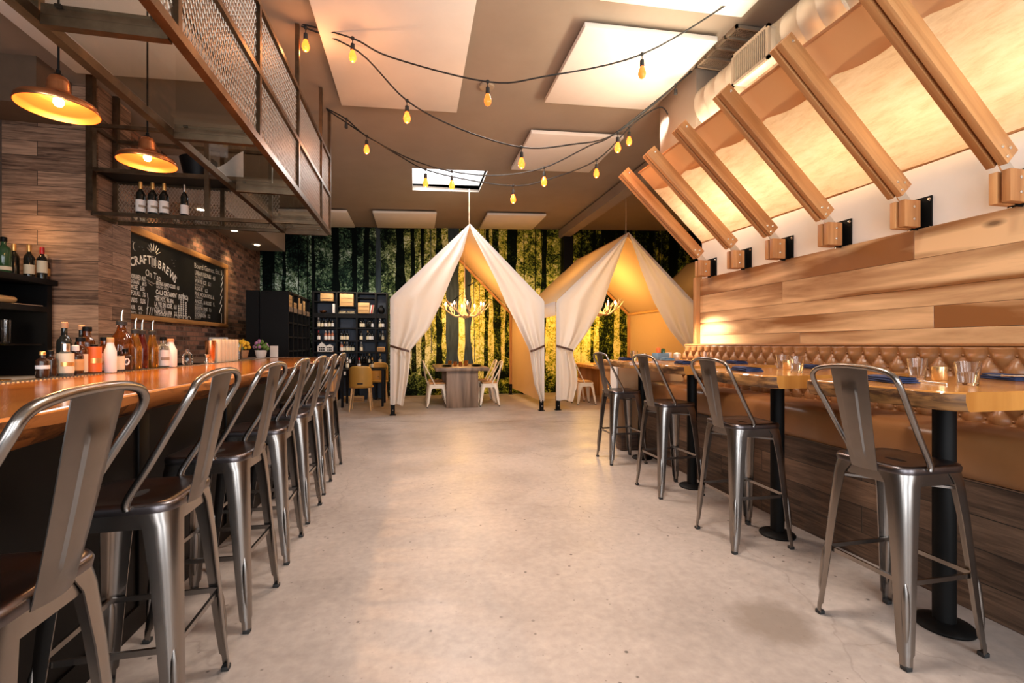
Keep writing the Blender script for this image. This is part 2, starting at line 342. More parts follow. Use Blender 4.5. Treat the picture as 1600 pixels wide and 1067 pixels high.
M['tablewood'] = wood('table_slab', (0.34, 0.125, 0.022), (0.58, 0.265, 0.062), 0.17, 1.0, coat=0.4, grain=9.0, bump=0.03, contrast=0.3)
M['tableedge'] = wood('table_live_edge', (0.06, 0.022, 0.007), (0.58, 0.28, 0.085), 0.5, 6.0, grain=5.0, bump=0.6, contrast=0.2, knots=0.9)
M['greywood'] = wood('smoked_oak', (0.115, 0.075, 0.05), (0.27, 0.185, 0.13), 0.45, 1.0, grain=12.0, bump=0.1)
M['honey'] = wood('honey_wood', (0.40, 0.19, 0.06), (0.64, 0.34, 0.13), 0.4, 1.0, grain=14.0, bump=0.06)
M['crate'] = wood('crate_pine', (0.50, 0.29, 0.11), (0.74, 0.47, 0.21), 0.55, 1.0, grain=14.0, bump=0.1)
M['beech'] = wood('beech', (0.50, 0.32, 0.15), (0.66, 0.45, 0.24), 0.45, 1.0, grain=18.0, bump=0.04)
M['steel'] = plain('gunmetal_steel', (0.29, 0.265, 0.245), 0.27, 1.0, noise=0.16, nscale=5.0, stretch=(1, 1, 0.25))
M['steelback'] = plain('gunmetal_steel_back', (0.20, 0.18, 0.165), 0.34, 1.0, noise=0.12, nscale=5.0)
M['steelseat'] = plain('dark_steel_seat', (0.14, 0.125, 0.13), 0.33, 1.0, noise=0.12, nscale=5.0)
M['rustframe'] = plain('patinated_steel', (0.165, 0.115, 0.073), 0.36, 1.0, noise=0.35, nscale=7.0)
M['wiremesh'] = plain('expanded_mesh_wire', (0.55, 0.46, 0.38), 0.4, 0.9)
M['zinc'] = plain('galvanised_sheet', (0.66, 0.58, 0.47), 0.42, 0.55, noise=0.06, nscale=6.0)
M['white_metal'] = plain('cream_enamel', (0.80, 0.72, 0.60), 0.4)
M['black'] = plain('black_enamel', (0.003, 0.003, 0.003), 0.55, spec=0.18)
M['blackmatte'] = plain('black_lacquer', (0.0045, 0.0035, 0.003), 0.45, spec=0.18, noise=0.2, nscale=4.0)
M['rubber'] = plain('black_rubber', (0.015, 0.015, 0.015), 0.7)
M['chrome'] = plain('bright_steel', (0.75, 0.72, 0.68), 0.2, 1.0)
M['copper'] = plain('brushed_copper', (0.80, 0.36, 0.17), 0.24, 1.0, noise=0.12, nscale=14.0)
M['copper_in'] = plain('copper_inside', (0.90, 0.33, 0.10), 0.40, 0.8)
M['leather'] = plain('tan_leather', (0.27, 0.118, 0.042), 0.33, 0.0, noise=0.10, nscale=4.0, bump=0.05)
M['leather_light'] = plain('tan_leather_panel', (0.46, 0.28, 0.15), 0.5, 0.0, noise=0.08, nscale=4.0)
M['glass'] = plain('clear_glass', (1, 1, 1), 0.02, trans=1.0, ior=1.45)
M['water'] = plain('water', (0.97, 0.99, 1.0), 0.0, trans=1.0, ior=1.33)
M['votive'] = plain('mercury_gold_glass', (0.86, 0.62, 0.30), 0.18, 0.8)
M['navy'] = plain('navy_napkin', (0.016, 0.030, 0.095), 0.85, noise=0.2, nscale=40)
M['skyblue'] = plain('light_blue_napkin', (0.17, 0.30, 0.42), 0.85)
M['pane'] = pane_mat('shelf_glass')
M['mural'] = mural_mat()
M['trunk'] = mural_mat('printed_trunk_dark', 0.72)
M['trunkblue'] = plain('printed_trunk_misty', (0.042, 0.060, 0.074), 0.9, spec=0.05, noise=0.3, nscale=6.0, stretch=(3, 1, 0.4))
M['canvas'], _a, _b, _c = cloth('tent_canvas', (0.82, 0.785, 0.74), 0.34)
M['canvas_warm'], _a, _b, _c = cloth('tent_roof_canvas', (0.66, 0.47, 0.27), 0.25)
M['strap'] = plain('brown_leather_strap', (0.085, 0.035, 0.02), 0.5)
M['antler'] = plain('antler', (0.62, 0.44, 0.27), 0.5, noise=0.2, nscale=12)
M['chalk'] = plain('chalk', (0.85, 0.84, 0.80), 0.9)
M['chalkdim'] = plain('chalk_smudged', (0.50, 0.49, 0.46), 0.9)
M['slate'] = plain('chalkboard_black', (0.014, 0.013, 0.012), 0.42, noise=0.5, nscale=2.5)
M['frame'] = wood('board_frame', (0.36, 0.16, 0.05), (0.62, 0.32, 0.11), 0.4, 1.0, grain=12, bump=0.1)
M['slateblue'] = plain('slate_blue_back', (0.075, 0.10, 0.145), 0.5)
M['shelfblack'] = plain('shelf_black', (0.0028, 0.0028, 0.003), 0.5, spec=0.22)
M['mustard'] = plain('mustard_shell', (0.42, 0.235, 0.045), 0.45)
M['bulb'] = emis('amber_bulb', (1.0, 0.125, 0.013), 3.8)
M['bulbdim'] = emis('amber_bulb_dim', (1.0, 0.20, 0.025), 1.1)
M['bulbhot'] = emis('warm_bulb', (1.0, 0.66, 0.30), 16.0)
M['candle'] = emis('candle_bulb', (1.0, 0.70, 0.34), 20.0)
M['spotglow'] = emis('downlight_lens', (1.0, 0.85, 0.62), 9.0)
M['skyglow'] = emis('skylight_diffuser', (0.86, 0.93, 1.0), 2.2)
M['cream'] = plain('cream_label', (0.74, 0.66, 0.48), 0.6)
M['paper'] = plain('white_paper', (0.82, 0.79, 0.76), 0.7)
M['orange'] = plain('orange_label', (0.80, 0.16, 0.025), 0.5)
M['red'] = plain('red_foil', (0.50, 0.02, 0.02), 0.35)
M['gold'] = plain('gold_foil', (0.72, 0.42, 0.14), 0.3, 0.7)
M['cork'] = plain('cork', (0.55, 0.28, 0.14), 0.8)
M['winegl'] = plain('dark_bottle_glass', (0.010, 0.011, 0.009), 0.08)
M['brownglass'] = plain('brown_bottle_glass', (0.035, 0.013, 0.006), 0.08)
M['greengl'] = plain('green_bottle_glass', (0.05, 0.13, 0.05), 0.06, trans=0.35)
M['amberliq'] = plain('amber_spirit', (0.42, 0.11, 0.015), 0.04, trans=0.85)
M['goldliq'] = plain('golden_syrup', (0.66, 0.27, 0.03), 0.04, trans=0.8)
M['redliq'] = plain('dark_red_syrup', (0.16, 0.012, 0.008), 0.04, trans=0.6)
M['paleliq'] = plain('pale_bottle', (0.82, 0.78, 0.66), 0.04, trans=0.85)
M['rose'] = plain('rose_wine', (0.62, 0.24, 0.14), 0.08, trans=0.2)
M['yellowfl'] = plain('yellow_blossom', (0.80, 0.46, 0.02), 0.7)
M['mauvefl'] = plain('mauve_blossom', (0.40, 0.18, 0.34), 0.7)
M['leafg'] = plain('leaf_green', (0.10, 0.19, 0.03), 0.7)
M['screen'] = plain('pale_back_shell', (0.55, 0.56, 0.58), 0.4)
M['grille'] = plain('vent_beige', (0.32, 0.25, 0.18), 0.5)
M['voidm'] = plain('duct_void', (0.02, 0.018, 0.016), 0.9)

def sheet_mat():
    """thin blond ply and canvas fly sheet, light coming through"""
    m, df, tr, nt = cloth('fly_sheet', (0.80, 0.60, 0.36), 0.42, 0.05)
    L = nt.links
    uv = N(nt, 'ShaderNodeUVMap'); mp = N(nt, 'ShaderNodeMapping'); mp.inputs['Scale'].default_value = (1.6, 7.0, 1); L.new(uv.outputs[0], mp.inputs['Vector'])
    nz = N(nt, 'ShaderNodeTexNoise', Scale=2.0, Detail=12.0, Roughness=0.78, Distortion=0.25); L.new(mp.outputs[0], nz.inputs['Vector'])
    rp = ramp(nt, [(0.30, (0.66, 0.46, 0.26)), (0.5, (0.82, 0.65, 0.43)), (0.7, (0.90, 0.77, 0.58))]); L.new(nz.outputs['Fac'], rp.inputs[0])
    L.new(rp.outputs[0], df.inputs[0]); L.new(rp.outputs[0], tr.inputs[0])
    return m
M['sheet'] = sheet_mat()
M['hem'], _a, _b, _c = cloth('fly_sheet_hem_dim', (0.74, 0.44, 0.23), 0.22, 0.05)  # darker orange paints in the dimmer light above the hidden lamps

# ------------------------------------------------------------------ mesh helpers
class MB:
    def __init__(s):
        s.bm = bmesh.new(); s.tone = s.bm.faces.layers.float.new('tone'); s.cur = 0.5; s.mi = 0
    def face(s, vs):
        try: f = s.bm.faces.new(vs)
        except ValueError: return None
        f[s.tone] = s.cur; f.material_index = s.mi; return f
    def v(s, p): return s.bm.verts.new(p)
    def quad(s, *ps): return s.face([s.v(p) for p in ps])
    def box(s, x0, x1, y0, y1, z0, z1, bevel=0.0, mat4=None, seg=2):
        P = [(x0, y0, z0), (x1, y0, z0), (x1, y1, z0), (x0, y1, z0), (x0, y0, z1), (x1, y0, z1), (x1, y1, z1), (x0, y1, z1)]
        if mat4 is not None: P = [mat4 @ Vector(p) for p in P]
        V = [s.v(p) for p in P]
        fs = [s.face([V[i] for i in q]) for q in ((3, 2, 1, 0), (4, 5, 6, 7), (0, 1, 5, 4), (1, 2, 6, 5), (2, 3, 7, 6), (3, 0, 4, 7))]
        if bevel:
            es = list({e for f in fs for e in f.edges})
            r = bmesh.ops.bevel(s.bm, geom=es, offset=bevel, segments=seg, affect='EDGES', profile=0.5)
            for f in r['faces']: f[s.tone] = s.cur; f.material_index = s.mi
    def rings(s, rings, closed=True, cap0=True, cap1=True):
        RV = [[s.v(p) for p in r] for r in rings]; n = len(RV[0])
        for a, b in zip(RV, RV[1:]):
            for i in range(n if closed else n - 1):
                j = (i + 1) % n
                s.face([a[i], a[j], b[j], b[i]])
        if cap0 and closed: s.face(list(reversed(RV[0])))
        if cap1 and closed: s.face(RV[-1])
        return RV
    def tube(s, pts, r, n=8, caps=True, flat=1.0, close=False):
        pts = [Vector(p) for p in pts]; rr = r if isinstance(r, (list, tuple)) else [r] * len(pts)
        m = len(pts); tang = []
        for i in range(m):
            if close: t = pts[(i + 1) % m] - pts[i - 1]
            else: t = pts[min(i + 1, m - 1)] - pts[max(i - 1, 0)]
            tang.append(t.normalized())
        up = Vector((0, 0, 1)) if abs(tang[0].z) < 0.9 else Vector((1, 0, 0))
        nrm = (up - tang[0] * up.dot(tang[0])).normalized(); rings = []
        for i in range(m):
            nrm = (nrm - tang[i] * nrm.dot(tang[i])).normalized(); b = tang[i].cross(nrm)
            rings.append([pts[i] + nrm * (rr[i] * cos(2 * pi * k / n)) + b * (rr[i] * flat * sin(2 * pi * k / n)) for k in range(n)])
        if close: rings.append(rings[0]); s.rings(rings, True, False, False)
        else: s.rings(rings, True, caps, caps)
    def bar(s, a, b, w, h=None):
        """square bar between two points"""
        h = h or w; a = Vector(a); b = Vector(b); t = (b - a).normalized()
        up = Vector((0, 0, 1)) if abs(t.z) < 0.9 else Vector((0, 1, 0))
        sd = t.cross(up).normalized(); u = sd.cross(t)
        rings = [[p + sd * (w / 2 * i) + u * (h / 2 * j) for i, j in ((-1, -1), (1, -1), (1, 1), (-1, 1))] for p in (a, b)]
        s.rings(rings)
    def lathe(s, prof, n=20, c=(0, 0, 0), cap=True, sx=1.0, sy=1.0):
        rings = [[(c[0] + r * sx * cos(2 * pi * k / n), c[1] + r * sy * sin(2 * pi * k / n), c[2] + z) for k in range(n)] for r, z in prof]
        s.rings(rings, True, cap, cap)
    def sphere(s, c, r, n=10, sz=1.0):
        prof = [(max(r * sin(pi * i / n), 1e-4), -r * sz * cos(pi * i / n)) for i in range(n + 1)]
        s.lathe(prof, n + 2, c)
    def grid(s, fn, nu, nv):
        V = [[s.v(fn(i / nu, j / nv)) for j in range(nv + 1)] for i in range(nu + 1)]
        for i in range(nu):
            for j in range(nv): s.face([V[i][j], V[i + 1][j], V[i + 1][j + 1], V[i][j + 1]])
        return V
    def prism(s, poly, axis, a, b):
        """poly of 2D points extruded along an axis from a to b"""
        def P(q, w):
            return {'x': (w, q[0], q[1]), 'y': (q[0], w, q[1]), 'z': (q[0], q[1], w)}[axis]
        s.rings([[P(q, a) for q in poly], [P(q, b) for q in poly]])
    def build(s, name, mats, parent=None, smooth=0, flip=False, uv=None):
        bm = s.bm
        bmesh.ops.recalc_face_normals(bm, faces=bm.faces[:])
        lay = bm.loops.layers.uv.new('UVMap')
        for f in bm.faces:
            n = f.normal; ax, ay, az = abs(n.x), abs(n.y), abs(n.z)
            for l in f.loops:
                x, y, z = l.vert.co
                q = (y, z) if ax >= ay and ax >= az else ((x, z) if ay >= az else (x, y))
                if uv: q = uv(x, y, z, n)
                l[lay].uv = (q[1], q[0]) if flip else q
        me = bpy.data.meshes.new(name); bm.to_mesh(me); bm.free()
        for m in (mats if isinstance(mats, (list, tuple)) else [mats]): me.materials.append(m)
        if smooth:
            for p in me.polygons: p.use_smooth = True
            me.set_sharp_from_angle(angle=R(smooth))
        o = bpy.data.objects.new(name, me); COL.objects.link(o)
        if parent: o.parent = parent
        return o

def thing(name, label, cat, loc=(0, 0, 0), rz=0.0, group=None):
    o = bpy.data.objects.new(name, None); COL.objects.link(o)
    o.empty_display_size = 0.1
    o.location = loc; o.rotation_euler = (0, 0, rz)
    return tag(o, label, cat, group)
def tag(o, label, cat, group=None):
    o['label'] = label; o['category'] = cat
    if group: o['group'] = group
    return o
def struct(o, kind='structure'):
    o['kind'] = kind; return o
KIDS = {}
def dup(root, loc, rz=None, label=None, group=None, scale=None):
    if root.name not in KIDS:
        KIDS[root.name] = [(c, list(c.children)) for c in root.children]
    r = root.copy(); COL.objects.link(r); r.location = loc
    if rz is not None: r.rotation_euler = (0, 0, rz)
    if label: r['label'] = label
    if group: r['group'] = group
    if scale: r.scale = scale
    for c, kids in KIDS[root.name]:
        d = c.copy(); COL.objects.link(d); d.parent = r
        for g in kids:
            e = g.copy(); COL.objects.link(e); e.parent = d
    return r
def one(fn, name, m, parent=None, smooth=0, **kw):
    b = MB(); fn(b); return b.build(name, m, parent, smooth, **kw)
def bx(name, m, parent, x0, x1, y0, y1, z0, z1, bevel=0.0, **kw):
    b = MB(); b.box(x0, x1, y0, y1, z0, z1, bevel); return b.build(name, m, parent, 40 if bevel else 0, **kw)
def spline(P, n=8):
    P = [Vector(p) for p in P]; out = []
    for i in range(len(P) - 1):
        p0, p1, p2, p3 = P[max(i - 1, 0)], P[i], P[i + 1], P[min(i + 2, len(P) - 1)]
        for k in range(n):
            t = k / n
            out.append(0.5 * (2 * p1 + (p2 - p0) * t + (2 * p0 - 5 * p1 + 4 * p2 - p3) * t * t + (3 * p1 - p0 - 3 * p2 + p3) * t ** 3))
    out.append(P[-1]); return out
def lerp(a, b, t): return a + (b - a) * t
def table_of(pts, x):
    """piecewise linear"""
    if x <= pts[0][0]: return pts[0][1]
    for (x0, y0), (x1, y1) in zip(pts, pts[1:]):
        if x <= x1: return y0 + (y1 - y0) * (x - x0) / (x1 - x0)
    return pts[-1][1]
def smooth01(t):
    t = max(0.0, min(1.0, t)); return t * t * (3 - 2 * t)
def zc(x): return 4.06 + 0.04 * x            # the ceiling climbs gently across the room

# ------------------------------------------------------------------ the room
YB = 11.4          # mural wall
struct(bx('floor', M['floor'], None, -4.2, 9.2, -2.3, YB, -0.1, 0))
def ceil(b):
    xs = [-4.2, -0.05, 1.17, 9.2]; ys = [-2.3, 7.55, 8.62, YB]
    for i in range(3):
        for j in range(3):
            if i == 1 and j == 1: continue
            x0, x1, y0, y1 = xs[i], xs[i + 1], ys[j], ys[j + 1]
            P = [(x0, y0, zc(x0)), (x1, y0, zc(x1)), (x1, y1, zc(x1)), (x0, y1, zc(x0))]
            Q = [(x, y, z + 0.12) for x, y, z in P]
            b.rings([P, Q])
struct(one(ceil, 'ceiling', M['ceiling']))
def sky_shaft(b):
    x0, x1, y0, y1 = -0.05, 1.17, 7.55, 8.62
    b.quad((x0, y0, 4.15), (x0, y1, 4.15), (x0, y1, 4.55), (x0, y0, 4.55)); b.quad((x1, y0, 4.15), (x1, y1, 4.15), (x1, y1, 4.55), (x1, y0, 4.55))
    b.quad((x0, y0, 4.15), (x1, y0, 4.15), (x1, y0, 4.55), (x0, y0, 4.55)); b.quad((x0, y1, 4.15), (x1, y1, 4.15), (x1, y1, 4.55), (x0, y1, 4.55))
w1 = struct(one(sky_shaft, 'window_1', M['acoustic']))
bx('window_pane', M['skyglow'], w1, -0.05, 1.17, 7.55, 8.62, 4.30, 4.33)
# mural wall: the print is one sheet, its trunks are part of the print
def mural(b):
    b.box(-4.2, 9.2, YB, YB + 0.15, 0, 4.6)
    rng = random.Random(11)
    big = [(-3.3, .26, 1), (-2.95, .08, 1), (-2.3, .10, 1), (-1.80, .20, 1), (-1.40, .13, 1), (-1.15, .14, 1), (-0.86, .13, 2), (-0.33, .26, 1), (-0.05, .11, 1), (0.18, .10, 1),
           (0.57, .17, 1), (0.90, .33, 2), (1.27, .19, 2), (1.74, .11, 1), (2.00, .20, 1), (2.36, .30, 1), (3.21, .16, 1), (3.86, .28, 1),
           (4.56, .10, 1), (4.80, .12, 1), (5.00, .33, 1), (5.41, .22, 1), (5.66, .08, 1), (6.2, .2, 1), (6.9, .3, 1)]
    for x, w, mi in big:
        b.mi = mi; y = YB - 0.002 - 0.0005 * rng.random()
        z0 = rng.uniform(0.35, 0.6) if w < .3 else 0.4; lean = rng.uniform(-.09, .09); n = 22; L = []; Rr = []
        for i in range(n):
            t = i / (n - 1); z = z0 + (4.6 - z0) * t
            ww = w * 0.43 * (1.12 - 0.25 * t + (0.55 * max(0, .12 - t) / .12 if w > .12 else 0)) + rng.uniform(-.02, .02) * min(1, w / .2)
            cx = x + lean * (t - .4) + rng.uniform(-.010, .010)
            L.append((cx - ww, y, z)); Rr.append((cx + ww, y, z))
        b.rings([[p, q] for p, q in zip(L, Rr)], closed=False)
        if rng.random() < .6:            # a thin branch
            z1 = rng.uniform(1.8, 3.4); sg = rng.choice((-1, 1)); ln = rng.uniform(.3, .7); h = rng.uniform(.1, .5)
            b.quad((x, y, z1), (x, y, z1 + .03), (x + sg * ln, y, z1 + h + .012), (x + sg * ln, y, z1 + h))
    for k in range(34):                  # thin far stems
        x = rng.uniform(-4, 7.5); w = rng.uniform(.008, .024); y = YB - 0.0015; b.mi = rng.choice((1, 1, 2)); z0 = rng.uniform(.7, 1.2); ln = rng.uniform(-.06, .06)
        b.quad((x - w, y, z0), (x + w, y, z0), (x + w * .6 + ln, y, 4.6), (x - w * .6 + ln, y, 4.6))
struct(one(mural, 'wall_back', [M['mural'], M['trunk'], M['trunkblue']]))
# bar side
struct(bx('wall_left', M['brick'], None, -3.75, -3.45, 6.1, YB, 0, 4.1))
struct(bx('wall_pillar', M['barnwood'], None, -4.05, -3.22, 5.56, 6.12, 0, 4.1))
struct(bx('wall_bar', M['darkwall'], None, -4.2, -4.05, -2.3, 5.6, 0, 4.1))
struct(bx('wall_soffit', M['brownwall'], None, -4.05, -3.45, 5.1, 5.55, 3.48, 3.95))
struct(bx('ceiling_soffit', M['soffit'], None, -3.45, -2.78, 7.4, 10.85, 3.26, 3.97))
# banquette side: boards below, white plaster above
struct(bx('wall_right', M['plaster'], None, 3.31, 9.2, -2.3, 4.86, 0, 4.5))
def planks(b):
    rng = random.Random(4)
    edges = [2.01, 1.81, 1.61, 1.49, 1.345, 1.20, 1.05, 0.9]
    cuts = [[2.48], [3.62], [-0.2], [2.36], [3.42], [2.9], [2.0]]
    tones = [(0.62, 0.18), (0.50, 0.30), (0.95, 0.9), (0.02, 0.42), (0.30, 1.0), (0.4, 0.6), (0.5, 0.5)]
    for r in range(7):
        ys = [-2.3] + cuts[r] + [4.86]
        for k in range(len(ys) - 1):
            b.cur = tones[r][k] if r else (0.72, 0.2)[k]
            b.box(3.285, 3.308, ys[k] + .001, ys[k + 1] - .001, edges[r + 1] + .001, edges[r] - .001, 0.0012, seg=1)
struct(one(planks, 'wall_right_boards', M['hickory']))
struct(bx('trim_1', M['fir'], None, 3.24, 3.31, 4.865, 4.93, 0.0, 2.03, flip=True))
struct(bx('wall_far_right', M['darkwall'], None, 9.2, 9.35, 4.8, YB, 0, 4.6))
def front(b):
    b.box(-4.2, -2.9, -2.45, -2.3, 0, 4.5); b.box(3.2, 9.2, -2.45, -2.3, 0, 4.5); b.box(-2.9, 3.2, -2.45, -2.3, 3.2, 4.5); b.box(-2.9, 3.2, -2.45, -2.3, 0, 0.25)
struct(one(front, 'wall_front', M['plaster']))
# steel beam and its post, far end
struct(bx('trim_2', M['ceiling'], None, 3.62, 3.86, 4.9, YB, 3.98, 4.17))
struct(bx('wall_post', M['black'], None, 3.68, 3.93, 11.15, 11.39, 0, 4.0))

# ------------------------------------------------------------------ ceiling fittings
rot_c = math.atan(0.04)
def cloud(x0, x1, y0, y1, label):
    cx, cy = (x0 + x1) / 2, (y0 + y1) / 2; w, d = (x1 - x0) / 2, (y1 - y0) / 2
    b = MB(); b.box(-w, w, -d, d, -0.05, 0, 0.006)
    o = b.build('acoustic_panel', M['acoustic'], None, 40)
    o.location = (cx, cy, zc(cx) - 0.035); o.rotation_euler = (0, -rot_c, 0)
    tag(o, label, 'ceiling panel', 'white acoustic panels on the ceiling')
    return o
cloud(-0.82, 0.48, 3.0, 5.50, 'long white acoustic ceiling panel tinted pink, above the upper light string')
cloud(1.46, 2.78, 3.84, 5.14, 'brightly lit square acoustic ceiling panel in front of the ceiling grille')
cloud(1.46, 2.78, 1.7, 3.52, 'white acoustic ceiling panel cut off by the picture top beside the duct')
cloud(1.50, 2.82, 5.92, 7.22, 'square acoustic ceiling panel crossed by two light strings, beyond the brightest panel')
cloud(-0.86, 0.44, 9.85, 11.1, 'acoustic ceiling panel just before the mural, first one beyond the skylight')
cloud(1.52, 2.84, 9.85, 11.1, 'acoustic ceiling panel just before the mural, above the gap between the tents')
cloud(-2.66, -1.36, 9.85, 11.1, 'acoustic ceiling panel just before the mural, half hidden by the hanging steel rack')
cloud(-3.2, -1.9, 4.0, 5.2, 'acoustic ceiling panel over the bar, seen through the glass of the hanging rack')

def disc(b): b.lathe([(0.012, 0.0), (0.075, 0.0), (0.085, -0.012), (0.078, -0.028), (0.03, -0.036), (0.001, -0.036)], 24)
o = one(disc, 'smoke_detector', M['grille'], None, 40); o.location = (0.77, 5.02, zc(.77)); tag(o, 'small round smoke detector on the ceiling behind the lowest bulb', 'smoke detector')

# round spiral duct along the wall top
dt = thing('spiral_duct', 'round galvanised spiral air duct running above the fly sheet', 'duct', (3.02, 0, 3.66))
def duct(b):
    pts = []
    rings = []; n = 28
    y = -2.2
    while y < 4.15:
        for dy, r in ((0, .25), (.14, .25), (.146, .256), (.154, .256)):
            rings.append([(r * cos(2 * pi * k / n), y + dy + 0.03 * sin(2 * pi * k / n), r * sin(2 * pi * k / n)) for k in range(n)])
        y += 0.16
    b.rings(rings)
one(duct, 'duct_pipe', M['zinc'], dt, 50)
for yy in (1.35, 2.55):
    one(lambda b: b.tube([(.27 * cos(t), yy, .27 * sin(t)) for t in [2 * pi * k / 24 for k in range(24)]], .012, 6, close=True), 'hanger_ring', M['zinc'], dt, 40)
    one(lambda b: b.box(-.012, .012, yy - .002, yy + .002, .27, .50), 'hanger_strap', M['zinc'], dt)
# plenum box the duct runs into
pl = thing('duct_plenum', 'square sheet metal plenum box at the end of the spiral duct', 'duct', (3.2, 4.7, 3.4))
one(lambda b: b.box(-.30, .075, -.34, .40, 0, .765, .006), 'plenum_body', M['soffit'], pl, 40)
one(lambda b: b.box(-.302, .077, -.360, -.342, .0, .025), 'plenum_flange', M['zinc'], pl)
# supply register on the duct
sr = thing('supply_register', 'boxy louvred supply register sticking out of the spiral duct', 'air vent', (2.855, 3.33, 3.62))
one(lambda b: b.box(-.13, .012, -.205, .205, -.125, .125, .004), 'register_box', M['zinc'], sr, 40)
def reg_frame(b):
    for a in ((-.215, .215, .112, .135), (-.215, .215, -.135, -.112)): b.box(-.155, -.13, a[0], a[1], a[2], a[3])
    for a in ((-.215, -.190), (.190, .215)): b.box(-.155, -.13, a[0], a[1], -.135, .135)
one(reg_frame, 'register_frame', M['grille'], sr)
def louv(b):
    for k in range(17):
        yy = -.184 + k * .023; b.box(-.152, -.134, yy - .004, yy + .003, -.115, .115)
one(louv, 'louver', M['grille'], sr)
one(lambda b: b.box(-.134, -.131, -.19, .19, -.112, .112), 'register_back', M['voidm'], sr)
# return grille in the ceiling
gx, gy = 3.09, 4.02
rg = thing('return_grille', 'dark perforated return air grille in the ceiling beside the register', 'air vent', (gx, gy, zc(gx) - 0.012))
one(lambda b: b.box(-.20, .20, -.30, .30, -.004, 0), 'grille_back', M['voidm'], rg)
def gframe(b):
    for a in ((-.215, -.195), (.195, .215)): b.box(a[0], a[1], -.315, .315, -.03, 0)
    for q in (-.315, -.165, -.01, .145, .295): b.box(-.215, .215, q, q + .02, -.03, 0)
one(gframe, 'grille_frame', M['grille'], rg)
def gperf(b):
    for k in range(20): b.box(-.195 + k * .020, -.189 + k * .020, -.30, .30, -.012, -.004)
    for k in range(30): b.box(-.195, .195, -.30 + k * .020, -.294 + k * .020, -.013, -.005)
one(gperf, 'grille_mesh', M['grille'], rg)

# ------------------------------------------------------------------ the bar
bar = thing('bar_counter', 'long bar counter with glossy live-edge wooden top and black front', 'bar counter', (-1.3, 3.2, 0))
def bar_top(b):
    ys = [-1.6 + i * 0.1 for i in range(82)]; rng = random.Random(3)
    L = []
    for i, y in enumerate(ys):
        w = 0.012 * sin(y * 2.1) + 0.010 * sin(y * 5.3 + 1) + rng.uniform(-.004, .004)
        ex = 0.36 + w
        L.append([(-0.44, y - 3.2 + .0, 1.07), (ex - .006, y - 3.2, 1.07), (ex, y - 3.2, 1.062), (ex + .006, y - 3.2, 1.035 + .008 * sin(y * 7)), (ex - .018, y - 3.2, 1.005), (ex - .05 + w, y - 3.2, 0.982), (-0.44, y - 3.2, 0.982)])
    n = len(L[0]); V = [[b.v(p) for p in r] for r in L]
    for a, c in zip(V, V[1:]):
        for i in range(n):
            j = (i + 1) % n; b.mi = 1 if i in (2, 3, 4) else 0
            b.face([a[i], a[j], c[j], c[i]])
    b.mi = 0; b.face(list(reversed(V[0]))); b.face(V[-1])
one(bar_top, 'bar_top', [M['barwood'], M['bark']], bar, 50, uv=lambda x, y, z, n: (y, x) if abs(n.z) > .6 else (y, z))
one(lambda b: b.box(.07, .11, -4.8, 3.1, 0.0, .981), 'bar_front', M['blackmatte'], bar)
def bar_ribs(b):
    for k in range(9): b.box(.11, .122, -4.7 + k * .95, -4.62 + k * .95, .10, .93, .003)
    b.box(.11, .12, -4.8, 3.1, 0, .10); b.box(.11, .12, -4.8, 3.1, .90, .981)
one(bar_ribs, 'front_panel_trim', M['blackmatte'], bar, 40)
one(lambda b: b.box(-.40, .07, 3.02, 3.1, 0, .981), 'bar_end_panel', M['blackmatte'], bar)
def drip(b):
    b.box(-.60, -.441, -4.6, 3.1, 1.035, 1.068)
    for k in range(300): b.box(-.452, -.444, -4.58 + k * .0255, -4.566 + k * .0255, 1.068, 1.0735)
one(drip, 'drip_rail', M['chrome'], bar)
one(lambda b: b.box(-.62, -.445, -4.6, 3.1, .60, 1.034), 'under_bar', M['blackmatte'], bar)
# return of the bar at its far end, darker wood
rt = thing('bar_return', 'dark wooden bar return behind the flower pots at the far bar end', 'bar counter', (-2.3, 6.78, 0))
one(lambda b: b.box(-.70, 1.05, -.255, .42, 1.005, 1.06, .006), 'return_top', M['greywood'], rt, 40)
one(lambda b: b.box(-.66, 1.0, -.22, .38, 0, 1.004), 'return_body', M['blackmatte'], rt)

# back bar along the wall
bb = thing('back_bar_sink_counter', 'low pale steel counter behind the bar, below the black cabinet', 'counter', (-3.7, 4.2, 0))
one(lambda b: b.box(-.34, .40, -1.9, 1.34, .86, .93, .006), 'counter_top', M['screen'], bb, 40)
one(lambda b: b.box(-.32, .36, -1.9, 1.33, .0, .859), 'counter_body', M['blackmatte'], bb)
cb = thing('back_bar_cabinet', 'tall black open cabinet behind the bar with bottles on top', 'cabinet', (-3.82, 4.3, .93))
one(lambda b: b.box(-.22, .26, -1.6, 1.24, .90, .955, .003), 'cabinet_top', M['shelfblack'], cb, 40)
one(lambda b: b.box(-.21, .22, 1.16, 1.22, 0, .90), 'side_panel', M['shelfblack'], cb)
one(lambda b: b.box(-.21, .22, .04, .09, 0, .90), 'side_panel', M['shelfblack'], cb)
one(lambda b: b.box(-.21, -.19, -1.6, 1.16, 0, .90), 'back_panel', M['shelfblack'], cb)
one(lambda b: b.box(-.19, .22, .09, 1.16, .63, .685), 'shelf_board', M['shelfblack'], cb)
one(lambda b: b.box(-.19, .20, .09, 1.16, .30, .315), 'shelf_board', M['pane'], cb)
o = one(lambda b: b.rings([[(x, r * cos(t), r * .45 * sin(t)) for t in [2 * pi * k / 14 for k in range(14)]] for x, r in ((-.16, .02), (-.13, .075), (0, .085), (.13, .075), (.16, .02))]), 'wooden_serving_log', M['crate'], None, 50)
o.location = (-3.72, 5.02, 1.655); o.rotation_euler = (0, 0, R(75)); tag(o, 'rough brown log board lying in the top bay of the black cabinet', 'board')
